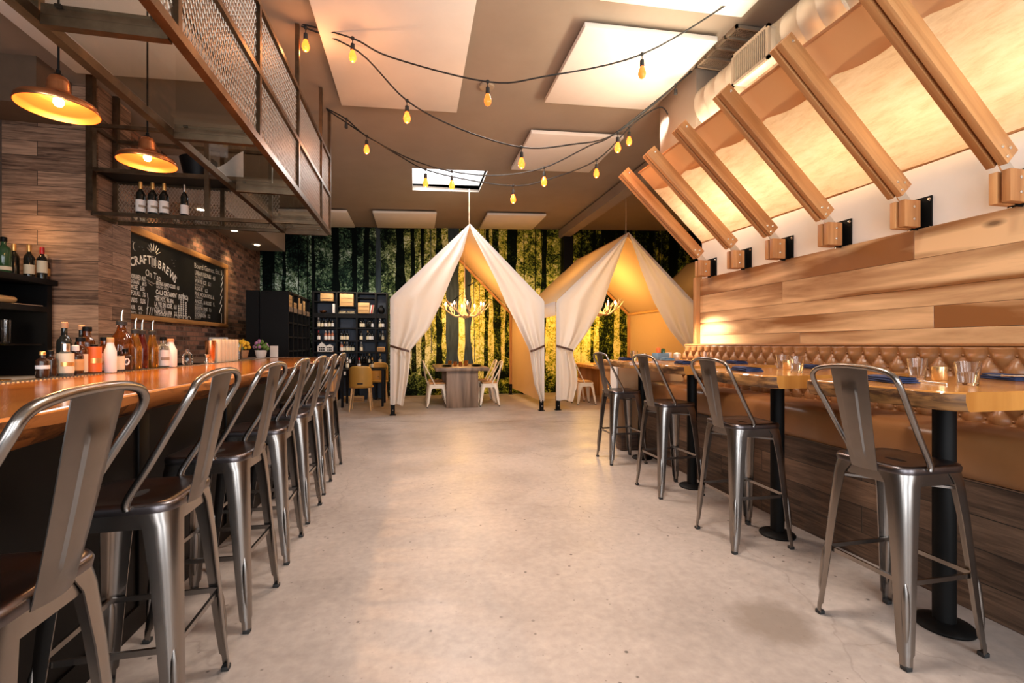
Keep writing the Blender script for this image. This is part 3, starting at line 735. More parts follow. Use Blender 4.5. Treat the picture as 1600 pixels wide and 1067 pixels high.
o = one(lambda b: b.box(-.16, .16, -.012, .012, -.002, .006), 'bar_knife', M['chrome'], None); o.location = (-3.66, 5.28, 1.620); o.rotation_euler = (0, 0, R(80)); tag(o, 'long steel knife lying beside the log board in the cabinet', 'knife')
for k, (y, h) in enumerate(((4.55, .16), (4.72, .16), (4.92, .16), (5.12, .22))):
    o = one(lambda b: b.lathe([(.028, 0), (.036, .01), (.038, h), (.034, h), (.032, .015), (.001, .012)], 14), 'cabinet_glass', M['glass'], None, 40)
    o.location = (-3.70, y, 1.246); tag(o, 'tall clear glass on the glass shelf inside the black cabinet', 'glass', 'glasses in the black cabinet')
o = one(lambda b: b.lathe([(.03, 0), (.035, .01), (.045, .17), (.045, .18), (.001, .18)], 14), 'cream_shaker', M['cream'], None, 40); o.location = (-3.62, 4.70, .931); tag(o, 'cream coloured cup standing on the steel counter under the black cabinet', 'cup')
o = one(lambda b: b.box(-.14, .14, -.09, .09, 0, .015, .004), 'lime_cutting_board', M['goldliq'], None, 40); o.location = (-3.5, 4.62, .931); tag(o, 'small yellow cutting board lying on the back counter', 'cutting board')

point('cabinet_glow', (-3.62, 4.75, 1.50), 3.0, (1.0, 0.72, 0.45), .04)
point('cabinet_glow', (-3.74, 5.30, 2.36), 2.0, (1.0, 0.55, 0.22), .04)

# ------------------------------------------------------------------ bottles
def bottle_prof(h, r, neck, kind='wine'):
    if kind == 'wine':
        return [(r * .8, 0), (r, .006), (r, h * .60), (r * .92, h * .66), (r * .55, h * .735), (neck, h * .78), (neck, h * .965), (neck * 1.15, h * .967), (neck * 1.15, h * .985), (neck * .9, h)]
    if kind == 'square':
        return [(r * .9, 0), (r, .006), (r, h * .66), (r * .9, h * .72), (neck * 1.1, h * .78), (neck, h * .82), (neck, h * .97), (neck * .9, h)]
    return [(r * .9, 0), (r, .008), (r, h * .62), (r * .75, h * .72), (neck * 1.2, h * .84), (neck, h * .92), (neck, h)]
def bottle(name, label, cat, loc, h, r, neck, glass, lab=None, labz=(.12, .5), cap=None, caph=.12, kind='wine', spout=False, group=None, n=16, lm2=None):
    t = thing(name, label, cat, loc, 0, group)
    one(lambda b: b.lathe(bottle_prof(h, r, neck, kind), n), 'bottle_glass', glass, t, 50)
    if lab:
        z0, z1 = labz
        one(lambda b: b.rings([[((r + .0012) * cos(a), (r + .0012) * sin(a), z) for a in [2 * pi * k / n for k in range(n)]] for z in (h * z0, h * z1)], True, False, False), 'bottle_label', lab, t, 60)
        if lm2:
            one(lambda b: b.rings([[((r + .002) * cos(a), (r + .002) * sin(a), z) for a in [-1.5 + 2.0 * k / 8 for k in range(9)]] for z in (h * lerp(z0, z1, .35), h * lerp(z0, z1, .55))], False), 'label_print', lm2, t, 60)
    if cap:
        one(lambda b: b.lathe([(neck * 1.22, h * (1 - caph)), (neck * 1.25, h * (1 - caph) + .002), (neck * 1.22, h + .003), (neck * .8, h + .006)], 12), 'bottle_cap', cap, t, 50)
    if spout:
        one(lambda b: b.lathe([(neck * 1.3, h - .012), (neck * 1.3, h + .012), (neck * .7, h + .018)], 12), 'pour_cork', M['rubber'], t, 50)
        one(lambda b: b.tube([(0, 0, h + .015), (0, 0, h + .045), (.003, 0, h + .07), (.008, 0, h + .088)], [.008, .0075, .006, .004], 8), 'pour_spout', M['chrome'], t, 50)
    return t
# the row standing on the drip rail (Y, height, kind ...)
Z = 1.0745
bottle('bitters_bottle', 'small black bottle with tiny white label, first of the bar-rail row', 'bottle', (-1.80, 2.70, Z), .125, .026, .010, M['brownglass'], M['paper'], (.36, .50), M['gold'], .1, 'square')
bottle('bitters_bottle', 'small unlabelled black bottle, second in the bar-rail row', 'bottle', (-1.815, 2.775, Z), .13, .026, .010, M['brownglass'], None, cap=M['black'], kind='square')
bottle('spirit_bottle', 'clear bottle with tall cream label and silver stopper, third in the bar-rail row', 'bottle', (-1.79, 2.835, Z), .165, .034, .015, M['paleliq'], M['cream'], (.10, .72), M['chrome'], .22, 'square', lm2=M['gold'])
bottle('bitters_bottle', 'squat dark bottle with brown banded label behind the cream-labelled bottle', 'bottle', (-1.80, 2.925, Z), .155, .034, .013, M['brownglass'], M['crate'], (.16, .55), M['paper'], .16, 'square')
bottle('wine_bottle', 'dark blue bottle with orange cork behind the squat banded bottle', 'bottle', (-1.93, 3.05, Z), .285, .034, .013, M['winegl'], None, cap=M['cork'], caph=.10)
bottle('spirit_bottle', 'black-capped bottle of amber spirit with pale label, beside the orange-labelled one', 'bottle', (-1.815, 2.99, Z), .20, .030, .017, M['amberliq'], M['cream'], (.06, .56), M['black'], .10, 'square')
bottle('wine_bottle', 'dark corked bottle behind the black-capped amber bottle', 'bottle', (-1.95, 3.22, Z), .275, .032, .013, M['winegl'], None, cap=M['cork'], caph=.09)
bottle('spirit_bottle', 'tall clear-necked amber bottle rising behind the orange-labelled one', 'bottle', (-1.91, 3.20, Z), .265, .036, .018, M['amberliq'], None, cap=M['black'], caph=.08, kind='square')
bottle('spirit_bottle', 'bottle with bright orange label in the bar-rail row', 'bottle', (-1.795, 3.065, Z), .16, .032, .014, M['amberliq'], M['orange'], (.05, .95), M['black'], .1, 'square', lm2=M['gold'])
bottle('spirit_bottle', 'amber bottle with wide cream label right after the orange-labelled one', 'bottle', (-1.80, 3.165, Z), .205, .034, .017, M['amberliq'], M['cream'], (.06, .55), M['black'], .09, 'square', lm2=M['crate'])
bottle('paper_wrapped_bottle', 'bottle wrapped in white paper between cream and dark labelled bottles', 'bottle', (-1.76, 3.145, Z), .20, .030, .014, M['paper'], None, cap=M['crate'], caph=.12, kind='syrup')
bottle('bitters_bottle', 'dark bottle with square beige label before the round-labelled one', 'bottle', (-1.80, 3.285, Z), .12, .034, .014, M['brownglass'], M['cream'], (.08, .78), M['black'], .14, 'square')
bt = bottle('bitters_bottle', 'black bottle with round white label against the tall decanter', 'bottle', (-1.79, 3.345, Z), .135, .033, .012, M['brownglass'], None, cap=M['black'], kind='square')
one(lambda b: b.rings([[(.0345 * cos(-.9 + .016 * 0 + q * .5), .0345 * sin(-.9 + q * .5), .058 + .022 * w) for q, w in [(cos(a), sin(a)) for a in [2 * pi * k / 16 for k in range(16)]]]], cap0=False, cap1=True), 'bottle_label', M['paper'], bt)
bottle('decanter', 'big decanter of dark spirit with steel pour spout, tallest on the bar', 'decanter', (-1.84, 3.40, Z), .30, .062, .022, M['amberliq'], None, kind='syrup', spout=True, n=22)
bottle('syrup_bottle', 'amber syrup bottle with pour spout next to the big decanter', 'bottle', (-1.80, 3.47, Z), .25, .036, .017, M['goldliq'], None, kind='syrup', spout=True)
bottle('syrup_bottle', 'dark red syrup bottle, middle one of the three with pour spouts', 'bottle', (-1.81, 3.565, Z), .245, .034, .016, M['redliq'], None, kind='syrup', spout=True)
bottle('syrup_bottle', 'golden syrup bottle with pour spout beside the white paper-wrapped pair', 'bottle', (-1.80, 3.67, Z), .245, .036, .017, M['goldliq'], None, kind='syrup', spout=True)
bottle('spirit_bottle', 'clear bottle with printed white label and black cap after the syrup bottles', 'bottle', (-1.79, 3.79, Z), .215, .035, .017, M['paleliq'], M['paper'], (.05, .58), M['black'], .10, 'square', lm2=M['grille'])
bottle('paper_wrapped_bottle', 'white paper-wrapped bottle, last of the bar-rail row', 'bottle', (-1.77, 3.85, Z), .20, .040, .018, M['paper'], None, cap=M['cork'], caph=.08, kind='syrup')
bottle('dropper_bottle', 'tiny dark dropper bottle behind the last paper-wrapped bottle', 'bottle', (-1.83, 3.985, Z), .07, .014, .006, M['brownglass'], None, cap=M['black'], kind='square')
bottle('bud_vase', 'small clear glass bud vase standing alone on the bar rail', 'vase', (-1.83, 4.25, Z), .125, .038, .012, M['glass'], None, kind='syrup')
j = thing('jigger', 'steel cocktail jigger on the bar rail before the tall tumblers', 'jigger', (-1.79, 4.50, Z))
one(lambda b: b.lathe([(.022, 0), (.009, .036), (.026, .078), (.024, .078), (.006, .038), (.001, .037)], 16), 'jigger_cup', M['chrome'], j, 50)
c = thing('shaker_tin', 'copper coloured shaker tin at the near end of the tall tumblers', 'shaker', (-1.815, 4.64, Z))
one(lambda b: b.lathe([(.030, 0), (.034, .005), (.043, .20), (.040, .20), (.001, .19)], 18), 'shaker_body', M['copper'], c, 50)
for k in range(6):
    o = thing('tall_tumbler', 'tall frosted beige tumbler in the close row on the bar rail', 'tumbler', (-1.79, 4.715 + k * .083, Z), 0, 'tall tumblers in a row on the bar rail')
    one(lambda b: b.lathe([(.032, 0), (.035, .005), (.039, .215), (.037, .215), (.034, .01), (.001, .008)], 16), 'tumbler_body', M['cream'], o, 50)
o = one(lambda b: b.lathe([(.026, 0), (.029, .005), (.031, .17), (.029, .17), (.026, .012), (.001, .01)], 16), 'highball_glass', M['glass'], None, 50); o.location = (-1.79, 5.26, Z); tag(o, 'empty clear highball glass just past the tall tumblers', 'glass')
o = one(lambda b: b.rings([[(.13 * sx, y, z) for sx in (-1, 1)] for y, z in ((0, 0), (.05, .16))], closed=False), 'order_pad', M['screen'], None)
bpy.data.objects.remove(o)
ps = thing('sales_screen', 'small tilted grey sales screen behind the flower pots on the bar end', 'screen', (-2.62, 6.95, 1.061), R(20))
one(lambda b: b.box(-.11, .11, -.008, .008, .06, .30, .004, Matrix.Rotation(R(-24), 4, 'X')), 'screen_panel', M['screen'], ps, 40)
one(lambda b: b.box(-.06, .06, -.05, .07, 0, .012), 'screen_foot', M['black'], ps)
one(lambda b: b.bar((0, 0, .01), (0, .06, .14), .03), 'screen_arm', M['black'], ps)
def flower_pot(loc, m1, m2, label, seed):
    t = thing('potted_flower', label, 'flower pot', loc, 0)
    one(lambda b: b.lathe([(.05, 0), (.055, .004), (.075, .10), (.068, .10), (.001, .09)], 16), 'pot', M['cork'] if seed != 2 else M['paper'], t, 40)
    rng = random.Random(seed)
    def bl(b):
        for k in range(60):
            a = rng.uniform(0, 2 * pi); r = .088 * math.sqrt(rng.random()); z = .13 + .09 * (1 - (r / .088) ** 2) + rng.uniform(-.02, .02)
            b.mi = 0 if rng.random() < .72 else 1
            b.sphere((r * cos(a), r * sin(a), z), rng.uniform(.014, .024), 5)
    one(bl, 'blossom', [m1, m2], t, 60)
flower_pot((-2.47, 6.72, 1.061), M['yellowfl'], M['leafg'], 'pot of golden yellow flowers, first of three on the bar end', 1)
flower_pot((-2.24, 6.72, 1.061), M['yellowfl'], M['leafg'], 'pot of bright yellow flowers, middle of three on the bar end', 5)
flower_pot((-2.03, 6.75, 1.061), M['leafg'], M['mauvefl'], 'pot of green and mauve flowers, last of three on the bar end', 2)
# bottles on top of the black cabinet
zc2 = 1.887
bottle('gin_bottle', 'large green spirit bottle standing alone on the black cabinet', 'bottle', (-3.70, 5.10, zc2), .335, .052, .019, M['greengl'], M['cream'], (.10, .20), M['black'], .12, 'square')
bottle('wine_bottle', 'dark wine bottle, hindmost of the four on the black cabinet', 'bottle', (-3.80, 5.35, zc2), .32, .040, .014, M['winegl'], None, cap=M['gold'], caph=.2)
bottle('wine_bottle', 'wine bottle with cream label beside the red-capped one on the cabinet', 'bottle', (-3.69, 5.37, zc2), .32, .039, .014, M['winegl'], M['cream'], (.12, .40), M['gold'], .2)
bottle('wine_bottle', 'red-capped wine bottle with pale label on the black cabinet', 'bottle', (-3.64, 5.455, zc2), .315, .040, .015, M['winegl'], M['cream'], (.20, .58), M['red'], .2)
bottle('wine_bottle', 'shorter brown bottle with orange label at the cabinet end by the pillar', 'bottle', (-3.66, 5.525, zc2), .255, .038, .014, M['brownglass'], M['gold'], (.16, .46), M['cream'], .2)

# ------------------------------------------------------------------ chalkboard on the brick wall
ch = thing('chalkboard', 'long wood-framed chalkboard of craft brews on the brick wall', 'chalkboard', (-3.45, 7.6, 1.55))
Yo = 7.6; Zo = 1.55
one(lambda b: b.box(.002, .03, -1.35, 1.74, .06, 1.07), 'board_surface', M['slate'], ch)
one(lambda b: b.box(.0, .06, -1.42, 1.83, 1.07, 1.16, .008), 'frame_rail', M['frame'], ch, 40)
one(lambda b: b.box(.0, .06, -1.42, 1.83, 0, .065, .008), 'frame_rail', M['frame'], ch, 40)
one(lambda b: b.box(.001, .058, 1.73, 1.83, .0655, 1.0695, .008), 'frame_stile', M['frame'], ch, 40, flip=True)
one(lambda b: b.box(.001, .058, -1.42, -1.35, .0655, 1.0695, .008), 'frame_stile', M['frame'], ch, 40, flip=True)
def text_into(bm, s, size, y, z, rot=0.0, bold=False, width=None):
    cu = bpy.data.curves.new('t', 'FONT'); cu.body = s; cu.size = size; cu.resolution_u = 2
    if bold: cu.offset = size * 0.022
    ob = bpy.data.objects.new('t', cu); COL.objects.link(ob)
    bpy.context.view_layer.update()
    me = bpy.data.meshes.new_from_object(ob.evaluated_get(bpy.context.evaluated_depsgraph_get()))
    xs = [v.co.x for v in me.vertices] or [0]
    k = (width / max(max(xs), 1e-3)) if width else 1.0
    base = len(bm.verts); c, sn = cos(rot), sin(rot); vs = []
    for v in me.vertices:
        px, pz = v.co.x * k, v.co.y
        vs.append(bm.verts.new((.0325, y - Yo + px * c - pz * sn, z - Zo + px * sn + pz * c)))
    for p in me.polygons:
        try: bm.faces.new([vs[i] for i in p.vertices])
        except ValueError: pass
    bpy.data.objects.remove(ob); bpy.data.curves.remove(cu); bpy.data.meshes.remove(me)
for word in ((('C', 6.50, 2.185, 28), ('R', 6.59, 2.225, 22), ('A', 6.68, 2.255, 16), ('F', 6.77, 2.275, 11), ('T', 6.855, 2.29, 6)),
             (('B', 7.10, 2.28, -6), ('R', 7.20, 2.265, -12), ('E', 7.295, 2.24, -17), ('W', 7.385, 2.21, -22), ('S', 7.505, 2.155, -27))):
    # CRAFT climbs and BREWS falls round the glass
    one(lambda b: [text_into(b.bm, s_, .155, y, z, R(r), True) for s_, y, z, r in word], 'heading_lettering', M['chalk'], ch)
for w_, y_ in (('On', 6.80), ('Tap', 6.99)): one(lambda b: text_into(b.bm, w_, .125, y_, 2.135 - (y_ - 6.8) * .09, R(-5), False, .15 if w_ == 'On' else .19), 'script_lettering', M['chalk'], ch)
for s, z, w, h in (('OON RED ALE', 2.055, .34, .085), ('RIGIAN    #15', 1.995, .36, .07), ('EMORE    5.6%', 1.925, .32, .08), ('/ FOR ALL   7%', 1.85, .34, .085), ('ANDS    5.5%', 1.765, .34, .08), ('OUR    GAL', 1.675, .28, .075), ('TRIPEL   6.3', 1.625, .25, .04)):
    one(lambda b: text_into(b.bm, s, h, 6.47, z, 0, h > .06, w), 'menu_lettering', M['chalk'], ch)
for s, y, z, w, h in (('BERING HARD CIDER   6.0', 7.06, 2.045, .62, .075), ('WINTER APPLE', 7.06, 2.00, .32, .05), ("CALI CREAMIN'  (NITRO)", 7.05, 1.92, .90, .09), ('VANILLA CREAM ALE', 7.06, 1.885, .32, .035), ('THE PITS, 9% IPA', 7.02, 1.83, .50, .08),
                          ('LA VIE EN ROSE,  6.8', 7.02, 1.755, .58, .085), ('PINK SOUR', 7.03, 1.715, .27, .05), ('NIPSALAJA IPA   7.5', 7.03, 1.655, .58, .08), ('SEASONAL RED 8.', 7.06, 1.63, .40, .03)):
    one(lambda b: text_into(b.bm, s, h, y, z, 0, h > .06, w), 'menu_lettering', M['chalk'], ch)
one(lambda b: text_into(b.bm, 'Board Games, Etc. 5', .12, 8.15, 2.45, R(2), False, 1.08), 'menu_lettering', M['chalkdim'], ch)
for s, z, w, h in (('URBAN REDNES   4.8', 2.35, .76, .10), ('MALTED RED', 2.30, .30, .05), ('WAVE ICE   5.1', 2.225, .58, .09), ('SAISON HOUSE', 2.175, .32, .05), ('ROGUE    6.2', 2.105, .46, .085), ('PINE MOON ROLL 6.', 2.02, .72, .085), ('STRONG', 1.975, .28, .05), ('ANGEL & ROSE   5.', 1.90, .74, .085), ('AMBER ALE', 1.86, .28, .04),
                       ('BOOTH ONE   7.1', 1.795, .60, .08), ('SMOKED STOUT', 1.745, .40, .06), ('STONEKEN   7.2', 1.685, .56, .08), ('STOUT', 1.645, .22, .05)):
    one(lambda b: text_into(b.bm, s, h, 8.17, z, 0, h > .06, w), 'menu_lettering', M['chalkdim'], ch)
def doodle(part):
  def draw(b):
    def q(y, z, dy, dz, w=.008):
        a = Vector((.0328, y - Yo, z - Zo)); c = Vector((.0328, y + dy - Yo, z + dz - Zo)); b.bar(a, c, w, .0012) if abs(dy) > .7 * abs(dz) else b.bar(a, c, .0012, w)
    if part == 0:
        # beer glass with rays
        for y, z, dy, dz in ((6.955, 2.27, 0, .14), (7.045, 2.27, 0, .14), (6.955, 2.27, .09, 0), (6.955, 2.41, .09, 0), (7.045, 2.30, .035, 0), (7.08, 2.30, 0, .07), (7.045, 2.37, .035, 0), (6.985, 2.29, 0, .10), (7.015, 2.29, 0, .10)): q(y, z, dy, dz, .012)
        for a in (-65, -45, -25, 0, 25, 45, 65): q(7.0 + .07 * sin(R(a)), 2.43 + .06 * cos(R(a)), .10 * sin(R(a)), .10 * cos(R(a)), .012)
    if part == 1:
        # flourish below
        for y, z, dy, dz in ((6.80, 2.09, .20, -.035), (7.0, 2.055, .16, .03), (6.84, 2.065, .16, -.02), (6.98, 2.045, .15, .015), (6.86, 2.045, .10, -.03)): q(y, z, dy, dz, .010)
    if part == 2:
        # moon and stars
        for k in range(9):
            a = R(100 + k * 20); q(6.585 + .045 * cos(a), 2.46 + .055 * sin(a), .045 * (cos(a + .35) - cos(a)), .055 * (sin(a + .35) - sin(a)), .016)
        for y, z in ((6.52, 2.51), (6.66, 2.47), (6.72, 2.48), (6.75, 2.45), (7.46, 2.45), (7.50, 2.41), (7.56, 2.46), (7.52, 2.37)): q(y, z, .018, 0, .016)
    if part == 3:
        # hop cones / wheat stalks
        for yy, hh in ((7.66, .20), (7.73, .30), (7.80, .38), (7.88, .26)):
            q(yy, 1.63, 0, hh, .007)
            for k in range(int(hh / .035)):
                z = 1.66 + k * .033; q(yy, z, .022, .022, .008); q(yy, z, -.022, .022, .008)
        for yy in (7.58, 7.72, 7.86, 7.98):
            for k in range(6):
                a = R(k * 36); q(yy + .05 * cos(a), 1.63 + .045 * sin(a), .05 * (cos(a + .6) - cos(a)), .045 * (sin(a + .6) - sin(a)), .008)
    if part == 4:
        # easel man and tree outline
        for y, z, dy, dz in ((6.90, 1.63, .03, .10), (6.93, 1.73, .08, 0), (7.01, 1.73, .03, -.10), (6.95, 1.63, .02, .09), (6.84, 1.63, .03, .22), (6.86, 1.85, -.01, .06), (6.83, 1.70, .05, .03)): q(y, z, dy, dz, .009)
        P = [(9.27, 2.50), (9.20, 2.40), (9.25, 2.38), (9.17, 2.27), (9.24, 2.25), (9.15, 2.12), (9.22, 2.10), (9.13, 1.96), (9.21, 1.95), (9.10, 1.80), (9.20, 1.79), (9.20, 1.63)]
        for (y0, z0), (y1, z1) in zip(P, P[1:]): q(y0, z0, y1 - y0, z1 - z0, .012)
  return draw
for part in range(5): one(doodle(part), 'chalk_drawing', M['chalk'], ch)
# warm picture lights that graze the brick above the board
for yy in (7.0, 8.3, 9.5):
    sl = thing('recessed_downlight', 'small round recessed light in the soffit above the brick wall', 'ceiling light', (-3.14, yy + .7, 3.255), 0, 'recessed lights in the bar soffit')
    one(lambda b: b.lathe([(.001, 0), (.045, 0), (.05, -.006), (.040, -.008), (.001, -.004)], 18), 'light_lens', M['spotglow'], sl, 50)
    sp_ = spot('brick_wash', (-3.12, yy + .1, 3.22), (-3.46, yy, 2.2), 26, (1.0, 0.66, 0.32), 75, 0.7)

# ------------------------------------------------------------------ hanging steel rack over the bar
hr = thing('hanging_rack', 'long steel rack with mesh sides and glass shelf hung over the bar', 'hanging rack', (-1.25, 0, 2.56))
XA, XB = -.25, .25; YS = [0.15, 1.17, 2.22, 3.27, 4.29, 5.30, 5.80]; T = .036
def rail(name, a, b_, w=T): return one(lambda b: b.bar(a, b_, w), name, M['rustframe'], hr)
Y0, Y1 = -.2, 5.80
for x in (XA, XB):
    rail('bottom_rail', (x, Y0, 0), (x, Y1, 0), .045)
    rail('top_rail', (x, Y0, .89), (x, Y1, .89))
rail('middle_rail', (XB, Y0, .445), (XB, Y1, .445))
for k, y in enumerate(YS):
    rail('crossbar', (XA + .023, y, -.012), (XB - .023, y, -.012), .04)
    cbk = one(lambda b: b.box(XA + .025, XB - .025, y - .018, y - .010, .010, .055), 'crossbar_angle', M['rustframe'], hr)
    one(lambda b: [b.box(q - .012, q + .012, y - .03, y - .018, .04, .052) for q in (XA + .09, XB - .07)], 'shelf_clip', M['black'], cbk)
    if k: rail('post', (XB, y, .0225), (XB, y, zc(-1.0) - 2.56 - .01 if k in (4, 5, 6) else .872), .034)
    if k in (2, 5): rail('post', (XA, y, .0225), (XA, y, zc(-1.5) - 2.56 - .01 if k == 5 else .872), .034)
for k in range(len(YS) - 1):
    y0, y1 = YS[k] + .02, YS[k + 1] - .02
    one(lambda b: b.box(XA + .028, XB - .028, y0 - .0, y1 - .02, .024, .032), 'glass_shelf', M['pane'], hr)
def mesh_panel(parent, x, y0, y1, z0, z1, axis='x', sp=.030, w=.0042, slope=2.1):
    """expanded metal: two families of flat strands"""
    def f(b):
        L = y1 - y0; H = z1 - z0
        for sg in (1, -1):
            u = -H / slope if sg > 0 else 0.0
            uend = L if sg > 0 else L + H / slope
            while u < uend:
                # strand from (u,0) to (u+sg*H/slope, H), clipped to the panel
                a0, b0, a1, b1 = u, 0.0, u + sg * H / slope, H
                ts = [0.0, 1.0]; d = a1 - a0
                lo, hi = sorted(((0 - a0) / d, (L - a0) / d)); t0, t1 = max(0, lo), min(1, hi)
                if t1 - t0 > .01:
                    pa = (a0 + d * t0, H * t0); pb = (a0 + d * t1, H * t1)
                    if axis == 'x': b.bar((x, y0 + pa[0], z0 + pa[1]), (x, y0 + pb[0], z0 + pb[1]), w)
                    else: b.bar((y0 + pa[0], x, z0 + pa[1]), (y0 + pb[0], x, z0 + pb[1]), w)
                u += sp
    return one(f, 'mesh_panel', M['wiremesh'], parent)
for k in range(1, len(YS) - 1):
    for z0, z1 in ((.023, .427), (.463, .872)):
        mesh_panel(hr, XB - .006, YS[k] + .018, YS[k + 1] - .018, z0, z1, sp=.034)

# second rack, across the bar end between pillar and hanging rack
br = thing('bottle_rack', 'steel rack with mesh back holding four bottles, between pillar and hanging rack', 'shelf', (-2.36, 5.52, 2.56))
def rail2(name, a, b_, w=T): return one(lambda b: b.bar(a, b_, w), name, M['rustframe'], br)
AX, BX_, AY, BY = -.83, .82, -.12, .28
for z in (0, .44, .885):
    rail2('front_rail', (AX + .02, AY, z), (BX_, AY, z)); rail2('back_rail', (AX + .02, BY, z), (BX_, BY, z))
    rail2('side_rail', (AX, AY + .02, z), (AX, BY - .02, z), .03)
for x, zt in ((AX, 1.39), (.22, .87)):
    rail2('post', (x, AY, 0.02), (x, AY, zt), .06 if x == AX else .045); rail2('post', (x, BY, .02), (x, BY, zt), .045)
one(lambda b: b.box(AX + .02, BX_, AY + .02, BY - .02, .006, .014), 'glass_shelf', M['pane'], br)
one(lambda b: b.box(AX + .02, BX_, AY + .02, BY - .02, .445, .455), 'mid_shelf', M['shelfblack'], br)
mesh_panel(br, BY - .02, AX + .03, .20, .02, .42, 'y', sp=.034, w=.0045, slope=1.7)
mesh_panel(br, BY - .02, .25, BX_, .02, .42, 'y', sp=.034, w=.0045, slope=1.7)
for x, nm, lab in ((-2.79, 'wine_bottle', 'white-labelled wine bottle, end one by the pillar on the steel rack'), (-2.68, 'wine_bottle', 'white-labelled wine bottle, middle of the close three on the steel rack'), (-2.575, 'wine_bottle', 'white-labelled wine bottle, third of the close three on the steel rack')):
    bottle(nm, lab, 'bottle', (x, 5.47, 2.575), .345, .042, .014, M['winegl'], M['paper'], (.10, .46), M['gold'], .2, lm2=M['grille'])
bottle('wine_bottle', 'slimmer wine bottle standing apart on the steel rack shelf', 'bottle', (-2.385, 5.47, 2.575), .345, .035, .012, M['winegl'], M['paper'], (.10, .38), M['chrome'], .2)
o = one(lambda b: b.lathe([(.12, 0), (.15, .02), (.19, .20), (.20, .24), (.19, .25), (.15, .10), (.001, .05)], 24), 'dark_bin', M['shelfblack'], None, 40); o.location = (-2.30, 5.59, 3.016); o.scale = (.88, .88, .9); tag(o, 'dark rounded bin on the upper shelf behind the smaller pendant', 'bin')
o = one(lambda b: b.grid(lambda u, v: (-.13 + .26 * u, .02 * sin(u * 6) + .01, .015 + .30 * v * (.35 + .65 * u) + .012 * sin(v * 9)), 10, 8), 'white_cloth', M['paper'], None, 60); o.location = (-1.96, 5.50, 3.02); tag(o, 'crumpled white cloth on the upper rack shelf beside the dark bin', 'cloth')

# ------------------------------------------------------------------ copper pendants
def pendant(loc, label, power):
    t = thing('pendant_lamp', label, 'pendant lamp', loc, 0)
    ct = zc(loc[0]) - loc[2]
    prof = [(.180, 0), (.183, .004), (.176, .030), (.166, .042), (.10, .066), (.062, .082), (.054, .105), (.050, .15), (.040, .178), (.030, .186)]
    one(lambda b: b.lathe(prof, 48, cap=False), 'lamp_shade', M['copper'], t, 60)
    inner = [(r - .003, z + (-.002 if k else 0.0005)) for k, (r, z) in enumerate(prof[:7])]
    sh = one(lambda b: b.lathe(inner, 48, cap=False), 'shade_lining', M['copper_in'], t, 60)
    one(lambda b: b.lathe([(.031, .186), (.022, .196), (.010, .202), (.010, .222), (.004, .226)], 16), 'socket_cap', M['black'], t, 50)
    one(lambda b: b.tube([(0, 0, .222), (0, 0, ct - .02)], .0055, 8), 'cord', M['black'], t)
    one(lambda b: b.lathe([(.05, ct - .002), (.05, ct - .02), (.012, ct - .035)], 18), 'ceiling_rose', M['black'], t, 40)
    one(lambda b: b.lathe([(.001, .018), (.016, .022), (.024, .038), (.022, .055), (.013, .075), (.012, .10)], 16), 'bulb', M['bulbhot'], t, 60)
    point('pendant_light', (0, 0, .005), power * .36, (1.0, 0.46, 0.15), .03, t)
    sp = spot('pendant_spot', (0, 0, -.01), (0, 0, -1), power * 3.4, (1.0, 0.56, 0.25), 150, .8, .04); sp.parent = t
    return t
pendant((-1.945, 3.03, 2.545), 'copper pendant lamp nearer the camera, hanging over the bar aisle', 24)
pendant((-1.895, 3.80, 2.545), 'copper pendant lamp farther along, in front of the bottle rack', 20)

# ------------------------------------------------------------------ string lights
def string_light(label, pts, y0, bulbs, m_of, end_sockets=()):
    """pts: cord points (x,y,z); bulbs: x positions of the drops"""
    t = thing('string_light', label, 'string light', pts[0])
    P = [Vector(p) - Vector(pts[0]) for p in pts]; S = spline(P, 6)
    one(lambda b: b.tube(S, .0075, 6), 'cord', M['rubber'], t, 60)
    def at(x):
        x -= pts[0][0]
        for a, c in zip(S, S[1:]):
            if a.x <= x <= c.x: return a.lerp(c, (x - a.x) / max(c.x - a.x, 1e-6))
        return S[-1]
    for k, bxp in enumerate(bulbs):
        p = at(bxp); kind = m_of[k]
        so = one(lambda b: (b.lathe([(.004, -.045), (.017, -.050), (.019, -.100), (.016, -.104)], 12, tuple(p)), b.tube([p, p + Vector((0, 0, -.048))], .004, 6), b.lathe([(.010, -.012), (.015, -.006), (.015, .010), (.006, .016)], 10, tuple(p))), 'socket', M['rubber'], t, 50)
        if kind:
            one(lambda b: b.lathe([(.014, -.102), (.021, -.120), (.032, -.155), (.033, -.170), (.024, -.194), (.009, -.206), (.001, -.207)], 14, tuple(p)), 'bulb', M[kind], so, 60)
            if kind != 'bulbdim': point('string_bulb_light', tuple(p + Vector((0, 0, -.22))), 4.0, (1.0, 0.40, 0.14), .02, t)
    return t
string_light('string of amber bulbs nearest the picture top, crossing the big ceiling panels',
    [(-.975, 4.3, 4.03), (-.532, 4.19, 3.891), (-.2, 4.11, 3.718), (.607, 3.91, 3.491), (1.075, 3.79, 3.524), (1.877, 3.59, 3.694), (2.616, 3.4, 4.128)], 0, (-.532, .607, 1.877), ('bulb', 'bulbdim', 'bulbdim'))
string_light('string of amber bulbs sagging from the rack post across to the ceiling grille',
    [(-.975, 4.32, 4.02), (-.499, 4.32, 3.861), (-.075, 4.33, 3.473), (.418, 4.34, 3.263), (1.009, 4.36, 3.153), (1.502, 4.37, 3.227), (2.021, 4.38, 3.402), (2.792, 4.4, 4.073), (2.84, 4.4, 4.13)], 0, (-.94, -.075, 1.009, 2.021), ('bulb', 'bulb', 'bulb', 'bulb'))
